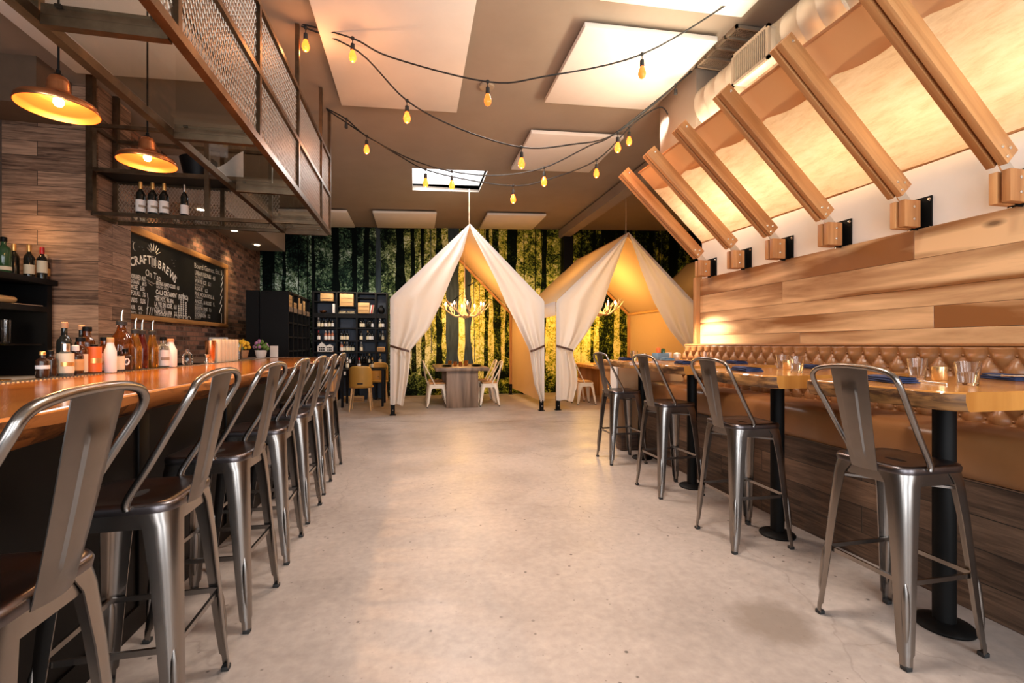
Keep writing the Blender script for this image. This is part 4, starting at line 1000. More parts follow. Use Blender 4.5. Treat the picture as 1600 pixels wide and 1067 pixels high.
string_light('string of amber bulbs with an empty socket at each end, crossing the skylight',
    [(-1.02, 5.72, 4.0), (-.785, 5.63, 3.853), (-.55, 5.55, 3.642), (-.065, 5.4, 3.364), (.405, 5.25, 3.198), (.919, 5.08, 3.133), (1.395, 4.92, 3.197), (1.859, 4.77, 3.412), (2.137, 4.67, 3.542), (2.875, 4.4, 4.14)], 0, (-.785, .405, 1.395, 2.72), (None, 'bulb', 'bulb', None))
string_light('lowest string of amber bulbs, ending on the plenum box at the duct',
    [(-1.02, 5.75, 4.0), (-.555, 5.6, 3.665), (-.175, 5.53, 3.435), (.117, 5.47, 3.279), (.593, 5.37, 3.161), (1.12, 5.27, 3.095), (1.473, 5.2, 3.156), (2.076, 5.08, 3.398), (2.503, 4.99, 3.827), (2.798, 4.93, 4.017), (2.89, 4.9, 3.93)], 0, (-.555, .117, 1.12, 2.076, 2.45), ('bulb', 'bulb', 'bulb', 'bulb', 'bulb'))

# ------------------------------------------------------------------ bent steel chairs and stools
def steel_chair(name, label, cat, seat_z, sh, fh, top_z, lean, mats, group, braces=True):
    """back towards -x, front towards +x; sh half seat, fh half footprint"""
    st, seatm, rub = mats
    t = thing(name, label, cat, (0, 0, 0), 0, group)
    def rr(h, z, r, dx=0.0):
        out = []
        for cx, cy, a0 in ((1, 1, 0), (-1, 1, 90), (-1, -1, 180), (1, -1, 270)):
            for k in range(7):
                a = R(a0 + k * 15); out.append((cx * (h - r) + r * cos(a) + dx, cy * (h - r) + r * sin(a), z))
        return out
    def seat(b):
        z = seat_z
        b.rings([rr(sh - .012, z - .030, .05), rr(sh + .004, z - .028, .06), rr(sh + .006, z - .010, .06), rr(sh + .001, z, .058), rr(sh - .010, z + .003, .052), rr(sh - .03, z - .002, .05), rr(sh - .08, z - .007, .04)], True, True, False)
        # dished middle with a hand slot
        inner = rr(sh - .08, z - .007, .04); c = [b.v(p) for p in inner]
        slot = [b.v((.045 * cos(2 * pi * k / 28) * .45, .045 * sin(2 * pi * k / 28), z - .009)) for k in range(28)]
        for i in range(28): j = (i + 1) % 28; b.face([c[i], c[j], slot[j], slot[i]])
        b.mi = 1; b.face(slot)
    one(seat, 'seat', [seatm, rub], t, 50)
    def leg(sx, sy):
        def f(b):
            rows = []
            for z, w, k in ((seat_z - .004, .118, 0), (seat_z - .03, .104, 0), (seat_z - .07, .080, .06), (seat_z * .72, .066, .30), (seat_z * .5, .056, .52), (seat_z * .25, .046, .76), (.06, .038, .95), (.05, .030, .955), (.012, .028, .99)):
                h = lerp(sh + .004, fh, k); r = w * .62; o_ = []; i_ = []
                th = .004
                # outer: from along -x edge round the corner to along -y edge
                o_.append((h - w, h)); 
                for q in range(7):
                    a = R(90 - q * 15); o_.append((h - r + r * cos(a), h - r + r * sin(a)))
                o_.append((h, h - w))
                i_ = [(h - th, h - w)] + [(h - r + (r - th) * cos(R(q * 15)), h - r + (r - th) * sin(R(q * 15))) for q in range(7)] + [(h - w, h - th)]
                rows.append([(sx * x, sy * y, z) for x, y in o_ + i_])
            b.rings(rows)
            # pressed ridge down the corner
            pts = []
            for q in range(7):
                z = lerp(seat_z * .43, .09, q / 6); k = 1 - z / seat_z; h = lerp(sh + .004, fh, k); w = lerp(.052, .038, q / 6); r = w * .62; d = h - r + r * .7071
                pts.append((sx * (d - .003), sy * (d - .003), z))
            b.tube(pts, [.004, .012, .0135, .0135, .0125, .010, .003], 8)
        lg = one(f, 'leg', st, t, 45)
        one(lambda b: b.box(sx * (fh - .014) - .0145, sx * (fh - .014) + .0145, sy * (fh - .014) - .0145, sy * (fh - .014) + .0145, 0, .018, .004), 'foot_cap', rub, lg, 40)
    for sx in (1, -1):
        for sy in (1, -1): leg(sx, sy)
    def apron(b):
        z1, z0 = seat_z - .029, seat_z - .075
        for s in (1, -1):
            b.box(-(sh - .06), sh - .06, s * (sh - .003) - .002, s * (sh - .003) + .002, z0, z1); b.box(s * (sh - .003) - .002, s * (sh - .003) + .002, -(sh - .06), sh - .06, z0, z1)
    one(apron, 'seat_apron', st, t)
    if braces:
        zb = seat_z * .42; h = lerp(sh, fh, 1 - zb / seat_z) - .012
        for a, c in (((-h, -h), (h, -h)), ((-h, h), (h, h)), ((-h, -h), (-h, h)), ((h, -h), (h, h))):
            one(lambda b: b.bar((a[0], a[1], zb), (c[0], c[1], zb), .010, .018), 'foot_brace', st, t)
        zu = seat_z - .085; h = sh - .015
        for a, c in (((-h, -h), (h, h)), ((-h, h), (h, -h))):
            zz = zu - (.014 if a[1] > 0 else 0)
            one(lambda b: b.bar((a[0], a[1], zz), (c[0], c[1], zz), .016, .010), 'under_brace', st, t)
    bh = top_z - seat_z
    X0 = -sh - .008
    pts = [(-.05, sh + .010, seat_z - .012), (-.052, sh + .012, seat_z + .02), (-.050 + (X0 + .05 - lean * .66) * .33, sh + .019, seat_z + bh * .29), (-.050 + (X0 + .05 - lean * .66) * .68, sh + .027, seat_z + bh * .57), (X0 - lean * .66, sh + .033, seat_z + bh * .825), (X0 - lean * .82, sh + .010, seat_z + bh * .935), (X0 - lean * .93, sh * .62, seat_z + bh * .985), (X0 - lean, 0, seat_z + bh)]
    full = pts + [(x, -y, z) for x, y, z in reversed(pts[:-1])]
    one(lambda b: b.tube(spline(full, 5), .0115, 10), 'back_hoop', st, t, 60)
    def splat(b):
        n, m = 26, 26
        def f(u, v, off):
            z = lerp(seat_z - .035, top_z - .006, v); w = lerp(.058, .083, v)
            y = lerp(-w, w, u); x = lerp(X0 + .004, X0 - lean + .004, v ** .9) + .012 * (1 - (2 * u - 1) ** 2) * -1
            e = 0.0
            if .12 < v < .86:
                q = min(smooth01((u - .26) / .05), smooth01((.74 - u) / .05), smooth01((v - .12) / .025), smooth01((.86 - v) / .09)); e = .006 * q
            return (x - e + off, y, z)
        F = [[b.v(f(i / n, j / m, 0)) for j in range(m + 1)] for i in range(n + 1)]
        K = [[b.v(f(i / n, j / m, .0025)) for j in range(m + 1)] for i in range(n + 1)]
        for i in range(n):
            for j in range(m):
                b.face([F[i][j], F[i][j + 1], F[i + 1][j + 1], F[i + 1][j]]); b.face([K[i][j], K[i + 1][j], K[i + 1][j + 1], K[i][j + 1]])
        for j in range(m):
            b.face([F[0][j], K[0][j], K[0][j + 1], F[0][j + 1]]); b.face([F[n][j], F[n][j + 1], K[n][j + 1], K[n][j]])
        for i in range(n):
            b.face([F[i][0], F[i + 1][0], K[i + 1][0], K[i][0]]); b.face([F[i][m], K[i][m], K[i + 1][m], F[i + 1][m]])
    one(splat, 'backrest', st if st is not M['steel'] else M['steelback'], t, 28)
    return t
ordin = ['first', 'second', 'third', 'fourth', 'fifth', 'sixth', 'seventh']
stool = steel_chair('bar_stool', 'x', 'bar stool', .755, .160, .205, 1.150, .085, (M['steel'], M['steelseat'], M['rubber']), 'steel stools along the bar')
bar_spots = [(-.895, 1.125), (-.895, 1.75), (-.893, 2.372), (-.905, 2.99), (-.915, 3.60), (-.935, 4.22), (-.95, 4.845)]
for k, (x, y) in enumerate(bar_spots):
    lab = 'steel bar stool tucked to the long bar, %s counted from the camera' % ordin[k] if k < 6 else 'steel bar stool at the far end of the long bar'
    if k == 0: stool.location = (x, y, 0); stool.rotation_euler = (0, 0, pi); stool['label'] = lab; KIDS[stool.name] = [(c, list(c.children)) for c in stool.children]
    else: dup(stool, (x, y, 0), pi + R((0, 1, -2, 1.5, -1, 2, -1)[k]), lab)
for k, (x, y, a) in enumerate(((2.02, 1.60, 0), (2.045, 2.585, -1.5), (2.11, 3.565, 1.5), (2.16, 4.60, -1))):
    dup(stool, (x, y, 0), R(a), 'steel bar stool before the tan banquette, at the %s table from the camera' % ordin[k], 'steel stools on the banquette side')

# ------------------------------------------------------------------ high tables by the banquette
def high_table(label, x0, x1, y0, y1, colx, coly, seed):
    t = thing('high_table', label, 'table', (colx, coly, 0), 0, 'high tables along the banquette')
    rng = random.Random(seed); X0, X1, Ya, Yb = x0 - colx, x1 - colx, y0 - coly, y1 - coly
    def top(b):
        n = 26; rows = []
        for i in range(n + 1):
            s = i / n; y = lerp(Ya, Yb, s); ch = .035 * max(0, 1 - min(s, 1 - s) / .05)
            w = .012 * sin(s * 7 + seed) + .008 * sin(s * 17 + seed * 2) + rng.uniform(-.003, .003) + ch
            rows.append([(X1, y, 1.07), (X0 + w + .006, y, 1.07), (X0 + w, y, 1.063), (X0 + w + .004 * sin(s * 30), y, 1.035), (X0 + w + .012, y, 1.004), (X0 + w + .02, y, 1.0), (X1, y, 1.0)])
        V = [[b.v(p) for p in r] for r in rows]
        for a, c in zip(V, V[1:]):
            for i in range(7):
                j = (i + 1) % 7; b.mi = 1 if i in (2, 3, 4) else 0; b.face([a[i], a[j], c[j], c[i]])
        b.mi = 0; b.face(list(reversed(V[0]))); b.face(V[-1])
    one(top, 'tabletop', [M['tablewood'], M['tableedge']], t, 40, uv=lambda x, y, z, n: (y + seed, x) if abs(n.z) > .6 else ((y + seed, z) if abs(n.x) > .6 else (z + seed, x)))
    one(lambda b: b.lathe([(.041, .028), (.041, .985)], 24), 'column', M['black'], t, 50)
    one(lambda b: b.lathe([(.105, 0), (.108, .008), (.102, .016), (.06, .026), (.042, .030), (.001, .030)], 32), 'base', M['black'], t, 50)
    one(lambda b: b.box(-.12, .12, -.12, .12, .985, .9995), 'mounting_plate', M['black'], t)
    return t
high_table('live-edge high table, first from the camera, with two water glasses', 1.850, 2.86, 1.262, 1.925, 2.28, 1.596, 1)
high_table('live-edge high table, second from the camera, votive between two glasses', 1.862, 2.86, 2.135, 2.90, 2.31, 2.586, 2)
high_table('live-edge high table, third from the camera', 2.03, 2.90, 3.26, 3.94, 2.36, 3.61, 3)
high_table('live-edge high table, last one, by the pale end panel', 2.07, 2.95, 4.28, 4.93, 2.42, 4.63, 4)

tz = 1.0708
def tumbler(label, x, y, h=.098, r0=.033, r1=.043, group=None):
    t = thing('water_glass', label, 'glass', (x, y, tz), R(10))
    def g(b):
        n = 20
        def ring(r, z, fl=0.0): return [((r + (fl if k % 2 else 0)) * cos(2 * pi * k / n), (r + (fl if k % 2 else 0)) * sin(2 * pi * k / n), z) for k in range(n)]
        b.rings([ring(r0 - .002, 0), ring(r0, .003, -.0015), ring(lerp(r0, r1, .55), h * .55, -.0015), ring(lerp(r0, r1, .66), h * .66), ring(r1, h), ring(r1 - .0022, h), ring(lerp(r0, r1, .6) - .004, h * .6), ring(r0 - .004, .012)], True, True, True)
    one(g, 'glass_body', M['glass'], t, 40)
    one(lambda b: b.lathe([(.001, .0125), (r0 - .0045, .0125), (lerp(r0, r1, .55) - .0047, h * .56), (.001, h * .56)], 20, cap=False), 'water', M['water'], t, 50)
    return t
def votive(label, x, y):
    t = thing('votive_candle', label, 'candle holder', (x, y, tz))
    one(lambda b: b.lathe([(.027, 0), (.029, .003), (.029, .064), (.0265, .064), (.0265, .02), (.001, .018)], 20), 'votive_glass', M['votive'], t, 50)
    one(lambda b: b.lathe([(.001, .0185), (.025, .0185), (.025, .036), (.001, .036)], 16), 'candle_wax', M['cream'], t, 50)
    return t
def napkin(label, x, y, rz, mat='navy', w=.20, d=.11, fork=True):
    t = thing('folded_napkin', label, 'napkin', (x, y, tz), rz)
    def f(b):
        for k in range(3):
            s = 1 - k * .06; z = k * .0085
            b.grid(lambda u, v: ((u - .5) * w * s + .004 * sin(v * 9 + k), (v - .5) * d * s + .006 * sin(u * 5 + k * 2), z + .0085 + .004 * sin(u * 4 + k) * (v) + .003 * sin(v * 3)), 14, 8)
            b.box(-w * s / 2, w * s / 2, -d * s / 2, d * s / 2, z + .0005, z + .008, .003)
    one(f, 'napkin_cloth', M[mat], t, 60)
    return t
def fork(label, x, y, rz, z=tz):
    t = thing('fork', label, 'fork', (x, y, z), rz)
    one(lambda b: b.tube([(-.09, 0, .004), (-.02, 0, .003), (.03, 0, .004), (.045, 0, .005)], [.004, .003, .003, .006], 6, flat=.6), 'fork_handle', M['chrome'], t, 60)
    one(lambda b: [b.bar((.045, q, .005), (.095, q, .007), .0022, .0018) for q in (-.008, -.0027, .0027, .008)], 'tine', M['chrome'], t)
    return t
def knife(label, x, y, rz):
    o = one(lambda b: b.tube([(-.10, 0, .004), (.0, 0, .004), (.02, 0, .004), (.09, 0, .004), (.11, 0, .003)], [.004, .0045, .006, .006, .002], 6, flat=.5), 'table_knife', M['chrome'], None, 60)
    o.location = (x, y, tz); o.rotation_euler = (0, 0, rz); return tag(o, label, 'knife')
tumbler('faceted water glass near the corner of the first high table', 2.245, 1.485)
tumbler('faceted water glass behind the gold votive on the first high table', 2.505, 1.875)
votive('small gold votive holder between the two glasses on the first table', 2.415, 1.71)
napkin('folded navy napkin on the first table, behind the stool back', 2.10, 1.685, R(72))
knife('steel table knife beside the navy napkin on the first table', 2.20, 1.60, R(70))
napkin('folded navy napkin with fork on the wall side of the first table', 2.78, 1.67, R(70))
fork('steel fork lying on the wall-side navy napkin of the first table', 2.66, 1.585, R(160), tz + .022)
tumbler('faceted water glass nearer the aisle on the second high table', 2.27, 2.385)
tumbler('faceted water glass behind the votive on the second high table', 2.50, 2.75)
votive('small gold votive holder between the glasses on the second table', 2.44, 2.64)
napkin('folded navy napkin at the aisle side of the second table', 2.05, 2.55, R(80))
napkin('folded navy napkin at the wall side of the second table', 2.745, 2.74, R(80), w=.18)
napkin('dark folded napkin at the aisle side of the third table', 2.28, 3.60, R(80))
napkin('dark folded napkin on the far wall side of the third table', 2.76, 3.56, R(80))
tumbler('water glass on the third high table next to the banquette', 2.62, 3.80)
napkin('folded blue napkin on the aisle side of the last high table', 2.24, 4.66, R(80))
napkin('bright light-blue folded napkin on the last high table', 2.62, 4.45, R(75), 'skyblue')
tumbler('water glass at the far corner of the last high table', 2.44, 4.86)
votive('gold votive next to the blue box on the last high table', 2.57, 4.86)
cd = thing('condiment_caddy', 'small caddy with a light-blue side and jars on the last high table', 'caddy', (2.74, 4.80, tz), R(10))
one(lambda b: b.box(-.08, .08, -.05, .05, 0, .07, .003), 'caddy_box', M['skyblue'], cd, 40)
one(lambda b: b.lathe([(.025, .05), (.025, .10), (.018, .11), (.001, .112)], 14, (-.03, 0, .02)), 'jar', M['orange'], cd, 50)
one(lambda b: b.lathe([(.025, .05), (.025, .09), (.018, .10), (.001, .102)], 14, (.035, 0, .02)), 'jar', M['greengl'], cd, 50)
o = one(lambda b: b.lathe([(.03, 0), (.04, .02), (.042, .06), (.03, .075), (.001, .08)], 16), 'pewter_pot', M['zinc'], None, 50); o.location = (2.86, 4.66, tz); tag(o, 'small lidded grey pot at the wall side of the last high table', 'pot')
o = one(lambda b: b.lathe([(.028, 0), (.032, .004), (.034, .075), (.031, .075), (.001, .07)], 16), 'white_mug', M['paper'], None, 50); o.location = (2.86, 4.83, tz); tag(o, 'white mug near the lidded pot on the last high table', 'mug')

# ------------------------------------------------------------------ tufted banquette
bq = thing('banquette', 'long tufted tan leather banquette on a grey plank base', 'bench', (2.9, 2.2, 0))
OX, OY = 2.9, 2.2
YA, YE = 0.2, 4.84
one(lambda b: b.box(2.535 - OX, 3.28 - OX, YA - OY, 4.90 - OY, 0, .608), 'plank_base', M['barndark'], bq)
def seatc(b):
    poly = []
    for cx, cz, a0 in ((2.545, .635, 180), ):
        pass
    prof = [(3.05, .612), (2.53, .612), (2.505, .622), (2.497, .65), (2.497, .775), (2.507, .805), (2.53, .825), (2.58, .835), (2.85, .828), (3.05, .81)]
    ys = [YA, 1.0, 2.0, 3.2, 4.2, 4.72]; rows = [[(x - OX, y - OY, z) for x, z in prof] for y in ys]
    for k, s in ((4.80, .03), (4.84, .07)):
        rows.append([(max(x, 2.497 + s) - OX, k - OY, z - (s * .6 if z > .7 else 0)) for x, z in prof])
    b.rings(rows)
one(seatc, 'seat_cushion', M['leather'], bq, 60)
def tuft(b):
    dy, dz = .121, .086; zb, zt = .80, 1.232
    def dep(y, z):
        zr = 1.178                       # top button row
        if z > zr:
            a = y / dy; p = abs(sin(pi * a)) ** .8; t = (z - zr) / (zt - zr)
            return .030 * (p * (1 - t) + t * .75) - (.0 if t < .8 else .02 * ((t - .8) / .2) ** 2)
        q = (zr - z) / dz
        a = y / dy + q / 2; c = y / dy - q / 2
        return .036 * (abs(sin(pi * a)) * abs(sin(pi * c))) ** .55
    nu, nv = 460, 44
    b.grid(lambda u, v: (3.085 - dep(lerp(YA, YE, u), lerp(zb, zt, v)) - .03 * (1 - v) - OX, lerp(YA, YE, u) - OY, lerp(zb, zt, v)), nu, nv)
    n0 = [(3.062 - OX, zt), (3.080 - OX, 1.242), (3.13 - OX, 1.245), (3.282 - OX, 1.242), (3.282 - OX, .62), (3.10 - OX, .62), (3.10 - OX, 1.222)]
    b.rings([[(x, y - OY, z) for x, z in n0] for y in (YA, YE)])
one(tuft, 'tufted_back', M['leather'], bq, 70)
def buttons(b):
    dy, dz = .121, .086
    for r in range(5):
        z = 1.178 - r * dz
        for k in range(60):
            y = (k + (.5 if r % 2 else 0)) * dy
            if YA < y < YE: b.sphere((3.082 - .03 * (1 - (z - .8) / .432) - OX, y - OY, z), .0085, 6)
bt_ = one(buttons, 'tufting_button', M['leather'], bq, 60); bt_['kind'] = 'stuff'
# end of the bench: pale panel and rounded bolster
en = thing('bench_end_panel', 'pale upholstered end panel closing the banquette beside the far stool', 'partition', (2.7, 5.05, 0))
one(lambda b: b.box(-.40, .62, -.075, .085, .20, .975, .012), 'panel_cushion', M['leather_light'], en, 40)
one(lambda b: b.box(-.425, -.401, -.08, .09, .20, .98, .006), 'edge_strip', M['plaster'], en, 40)
one(lambda b: b.box(-.36, .62, -.068, .085, 0, .199, .02), 'panel_plinth', M['barndark'], en, 40)

# ------------------------------------------------------------------ the fly: rafters on wall brackets and a translucent sheet
for k, (y, lab) in enumerate(((4.66, 'sloping double timber rafter nearest the tents'), (4.11, 'sloping double timber rafter, second from the tents'), (3.586, 'sloping double timber rafter, third from the tents'),
                              (3.024, 'sloping double timber rafter, fourth from the tents, by the supply register'), (2.457, 'sloping double timber rafter, fifth from the tents'), (1.913, 'sloping double timber rafter, nearest the picture edge'))):
    rf = thing('canopy_rafter', lab, 'rafter', (3.19, y, 2.11), 0, None)
    a = Vector((-.055, 0, .135)); c = Vector((-.975, 0, 1.005)); L = (c - a).length; ang = math.atan2(c.z - a.z, -(c.x - a.x))
    mt = Matrix.Translation(a) @ Matrix.Rotation(pi, 4, 'Z') @ Matrix.Rotation(-ang, 4, 'Y')
    for s in (1, -1):
        b = MB(); b.cur = random.random(); b.box(0, L, -.020, .020, -.055, .055, .003)
        o = b.build('rafter_plank', M['fir'], rf, 40)
        o.matrix_local = mt @ Matrix.Translation((0, s * .029, 0))
        def bolts(b):
            for q, w in ((.05, .018), (.09, -.018), (.03, -.030), (L - .05, .02)): b.lathe([(.010, 0), (.010, .003), (.005, .006), (.001, .006)], 10, (q, w, 0))
        g = one(bolts, 'bolt', M['chrome'], o, 50)
        # bolt heads face outwards along the plank's side
        for v in g.data.vertices:
            q, w, h = v.co; v.co = (q, (.020 + h), w) if s > 0 else (q, -(.020 + h), w)
    one(lambda b: b.prism([(-.02, .02), (.02, -.02), (.065, .06), (-.075, .20), (-.115, .155)], 'y', -.004, .004), 'knee_plate', M['chrome'], rf)
    for s in (1, -1):
        b = MB(); b.cur = random.random(); b.box(-.075, .055, s * .029 - .020, s * .029 + .020, -.10, .075, .003)
        o = b.build('bracket_block', M['fir'], rf, 40, flip=True)
        one(lambda b: [b.lathe([(.009, 0), (.009, .003), (.004, .006), (.001, .006)], 10, (0, zz, 0)) for zz in (-.05, .03)], 'bolt', M['chrome'], o, 50)
        for v in o.children[0].data.vertices:
            q, w, h = v.co; v.co = (q, s * (.049 + h), w)
    one(lambda b: (b.box(.108, .119, -.075, .075, -.13, .105), b.box(.055, .108, -.004, .004, -.11, .09)), 'wall_plate', M['black'], rf)
    g = one(lambda b: [b.lathe([(.012, 0), (.012, .004), (.005, .007), (.001, .007)], 8, (q, w, 0)) for q in (-.062, .062) for w in (-.105, .08)], 'bolt', M['chrome'], rf, 50)
    for v in g.data.vertices:
        q, w, h = v.co; v.co = (.108 - h, q, w)
fs = thing('fly_sheet', 'glowing blond fly sheet stretched over the timber rafters', 'canopy', (2.8, 2.9, 2.7))
ry = [0.3, 0.82, 1.37, 1.913, 2.457, 3.024, 3.586, 4.11, 4.66]
def sag(y):
    for a, c in zip(ry, ry[1:]):
        if a <= y <= c: return sin(pi * (y - a) / (c - a))
    return 0
def sheet_pt(s, y, k):
    """s: 0 at the wall edge, 1 at the upper edge"""
    x = lerp(3.185, 2.405, s); z = lerp(2.385, 3.122, s); n = Vector((.69, 0, .73)); d = .022 - k * sag(y) * .016
    return (x + n.x * d - 2.8, y - 2.9, z + n.z * d - 2.7)
def sh(b):
    b.grid(lambda u, v: sheet_pt(v * .77, lerp(.3, 4.70, u), .6), 108, 6)
one(sh, 'sheet_panel', M['sheet'], fs, 60, uv=lambda x, y, z, n: (y, z * 1.4))
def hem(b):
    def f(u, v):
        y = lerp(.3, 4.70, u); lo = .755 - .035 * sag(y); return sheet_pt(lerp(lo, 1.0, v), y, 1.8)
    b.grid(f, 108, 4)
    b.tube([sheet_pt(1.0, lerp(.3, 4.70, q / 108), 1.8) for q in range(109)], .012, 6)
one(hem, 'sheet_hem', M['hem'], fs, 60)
one(lambda b: b.tube([sheet_pt(0.0, lerp(.3, 4.70, q / 54), .2) for q in range(55)], .009, 6), 'edge_batten', M['fir'], fs, 60)
# accent lamp at the far end of the bench
spot('bench_accent', (2.93, 4.74, 1.62), (3.22, 4.62, 1.18), 60, (1.0, 0.82, 0.58), 100, 1.0, .05)

# ------------------------------------------------------------------ canvas tents
def tent(label, x0, x1, yf, yb, inner_l, inner_r, zb, right_wall, n_lab, has_chandelier=True):
    cx = (x0 + x1) / 2; w = (x1 - x0) / 2; D = yb - yf; PK, EV = 3.42, 2.05
    t = thing('canvas_tent', label, 'tent', (cx, yf, 0), 0)
    outer = lambda z: w * (PK - z) / (PK - EV) if z > EV else w
    for s, inn in ((-1, inner_l), (1, inner_r)):
        tie = min(inn, key=lambda q: abs(q[0] - 1.12))
        def f(u, v):
            z = lerp(PK - .01, zb, v)
            o_ = outer(z); i_ = min(o_, table_of(sorted(inn), z))
            x = lerp(o_, i_, u)
            gather = smooth01(1 - abs(z - 1.15) / .9) if z > 1.15 else (1 - .55 * smooth01((1.15 - z) / .9))
            wd = max(o_ - i_, .02)
            amp = (.022 + .035 * gather) * smooth01((u - .12) / .4) * min(1, wd / .12) * smooth01((PK - z) / .7 + .08)
            y = -.012 - amp * (1 + sin(u * 15.0 + z * .9 + s)) - .05 * smooth01((1.1 - z) / .5) * u * (.5 + .5 * sin(z * 6 + u * 4)) * .6
            zz = z - (.03 * u * sin(u * 9) if v > .97 else 0)
            return (s * x, y, zz)
        one(lambda b: b.grid(f, 46, 60), 'front_curtain', M['canvas'], t, 70)
        # leather tie
        def strap(b):
            P = []
            for k in range(13):
                u = k / 12; z = lerp(1.215, 1.115, u); o_ = w; i_ = table_of(sorted(inn), 1.115)
                P.append((s * lerp(o_, i_, u), -.022 - (.125 * smooth01(u * 1.6) if u < .93 else .06), z))
            b.rings([[(x, y, z - .020), (x, y - .004, z - .020), (x, y - .004, z + .020), (x, y, z + .020)] for x, y, z in P])
        one(strap, 'tie_strap', M['strap'], t, 50)
        # roof slope with a hanging valance
        def roof(b):
            n = 16
            b.grid(lambda u, v: (s * lerp(0.0, w, u), lerp(0, D, v), lerp(PK, EV, u) - .035 * sin(pi * v) * sin(pi * u) - (.02 * sin(pi * v))), n, 14)
        one(roof, 'roof_panel', M['canvas_warm'], t, 60)
        one(lambda b: b.grid(lambda u, v: (s * (w + .006 + .012 * sin(u * 20) * v), lerp(.01, D, u), EV + .0 - .27 * v), 30, 3), 'valance', M['canvas'], t, 60)
        for q, (py, ph) in enumerate(((.03, 2.04), (D - .06, 2.04))):
            po = one(lambda b: b.box(s * (w - .045) - .028, s * (w - .045) + .028, py - .028, py + .028, .012, ph), 'post', M['honey'], t, flip=True)
            one(lambda b: (b.box(s * (w - .045) - .055, s * (w - .045) + .055, py - .055, py + .055, 0, .012), b.box(s * (w - .045) - .034, s * (w - .045) + .034, py - .034, py - .029, .012, .26), b.box(s * (w - .045) - .034, s * (w - .045) - .029, py - .034, py + .034, .012, .26), b.box(s * (w - .045) + .029, s * (w - .045) + .034, py - .034, py + .034, .012, .26)), 'post_shoe', M['black'], po)
            one(lambda b: [b.sphere((s * (w - .045), py - .036, zz), .011, 6) for zz in (.09, .19)], 'bolt', M['chrome'], po, 50)
        one(lambda b: b.bar((s * (w - .045), .03, 2.02), (s * (w - .045), D - .06, 2.02), .05), 'eave_pole', M['honey'], t)
        for py in (.05, D - .05):
            one(lambda b: b.bar((s * (w - .05), py, 2.02), (s * .01, py, PK - .06), .05), 'gable_pole', M['honey'], t)
    one(lambda b: b.bar((0, .02, PK - .05), (0, D - .03, PK - .05), .05), 'ridge_pole', M['honey'], t)
    one(lambda b: b.tube([(0, .1, PK - .03), (0, .1, zc(cx) - .02)], .006, 6), 'hanging_rope', M['antler'], t)
    if right_wall:
        one(lambda b: b.grid(lambda u, v: (w - .012 + .012 * sin(u * 22) * (1 - v), lerp(.10, D - .05, u), lerp(.16, EV, v)), 36, 8), 'side_wall', M['canvas_warm'], t, 60)
    return t, cx, w
inL = [(3.41, .0), (2.887, .13), (2.536, .29), (2.016, .495), (1.501, .742), (1.127, 1.052), (1.037, 1.041), (.655, 1.085), (.185, 1.17)]
inR = [(3.41, .0), (3.275, .03), (2.787, .277), (2.386, .489), (1.98, .668), (1.571, .884), (1.133, 1.103), (.979, 1.127), (.503, 1.189), (.19, 1.312)]
tent('white canvas tent with tied-back front curtains around a dining table', -.43, 2.355, 8.3, 11.25, inL, inR, .19, True, 1)
inL2 = [(3.41, 0.0), (2.448, .382), (1.952, .553), (1.459, .877), (1.095, 1.172), (.731, 1.095), (.488, 1.082), (.187, 1.159)]
inR2 = [(3.41, 0.0), (2.716, .247), (2.096, .52), (1.532, .866), (1.151, 1.217), (.7, 1.19), (.19, 1.25)]
tent('cream canvas tent glowing yellow inside, next to the plank wall end', 2.585, 5.515, 8.3, 11.25, inL2, inR2, .19, True, 2)
tent('canvas tent mostly hidden behind the end of the plank wall', 5.75, 8.65, 8.3, 11.25, inL2, inR2, .19, False, 3)

def chandelier(loc, label, ropetop, seed):
    t = thing('antler_chandelier', label, 'chandelier', loc)
    rng = random.Random(seed)
    n = 8
    for k in range(n):
        a = 2 * pi * k / n + rng.uniform(-.15, .15); ca, sa = cos(a), sin(a)
        def an(b):
            P = [(.05 * ca, .05 * sa, -.16), (.20 * ca - .05 * sa, .20 * sa + .05 * ca, -.19), (.36 * ca - .04 * sa, .36 * sa + .04 * ca, -.10), (.50 * ca + .04 * sa, .50 * sa - .04 * ca, .02), (.54 * ca + .10 * sa, .54 * sa - .10 * ca, .12)]
            b.tube(spline(P, 5), [.022 - .016 * q / 20 for q in range(21)], 7)
            for q, tl in ((7, .16), (11, .19), (15, .13)):
                p = spline(P, 5)[q]; d = Vector((ca * .3 + sa * rng.uniform(-.5, .5), sa * .3 - ca * rng.uniform(-.5, .5), .9)).normalized()
                b.tube([p, p + d * tl * .5, p + d * tl + Vector((ca * .03, sa * .03, 0))], [.013, .010, .003], 6)
        one(an, 'antler', M['antler'], t, 60)
        def stick(b): b.lathe([(.020, -.03), (.024, -.015), (.011, -.01), (.011, .055), (.006, .06)], 10, (.40 * ca, .40 * sa, -.02))
        st = one(stick, 'candle_sleeve', M['cream'], t, 50)
        one(lambda b: b.lathe([(.007, .055), (.018, .078), (.016, .10), (.004, .125), (.001, .128)], 10, (.40 * ca, .40 * sa, -.02)), 'bulb', M['candle'], st, 60)
    one(lambda b: b.lathe([(.02, -.24), (.06, -.20), (.07, -.14), (.03, -.08), (.02, .25), (.012, .27)], 14), 'center_hub', M['antler'], t, 50)
    one(lambda b: b.tube([(0, 0, .26), (0, 0, ropetop - loc[2])], .007, 6), 'hanging_rope', M['antler'], t)
    return t
chandelier((1.02, 9.75, 2.02), 'antler chandelier with lit candle bulbs inside the white tent', 3.33, 3)
chandelier((4.05, 9.75, 2.10), 'antler chandelier with lit candle bulbs inside the yellow-lit tent', 3.33, 9)
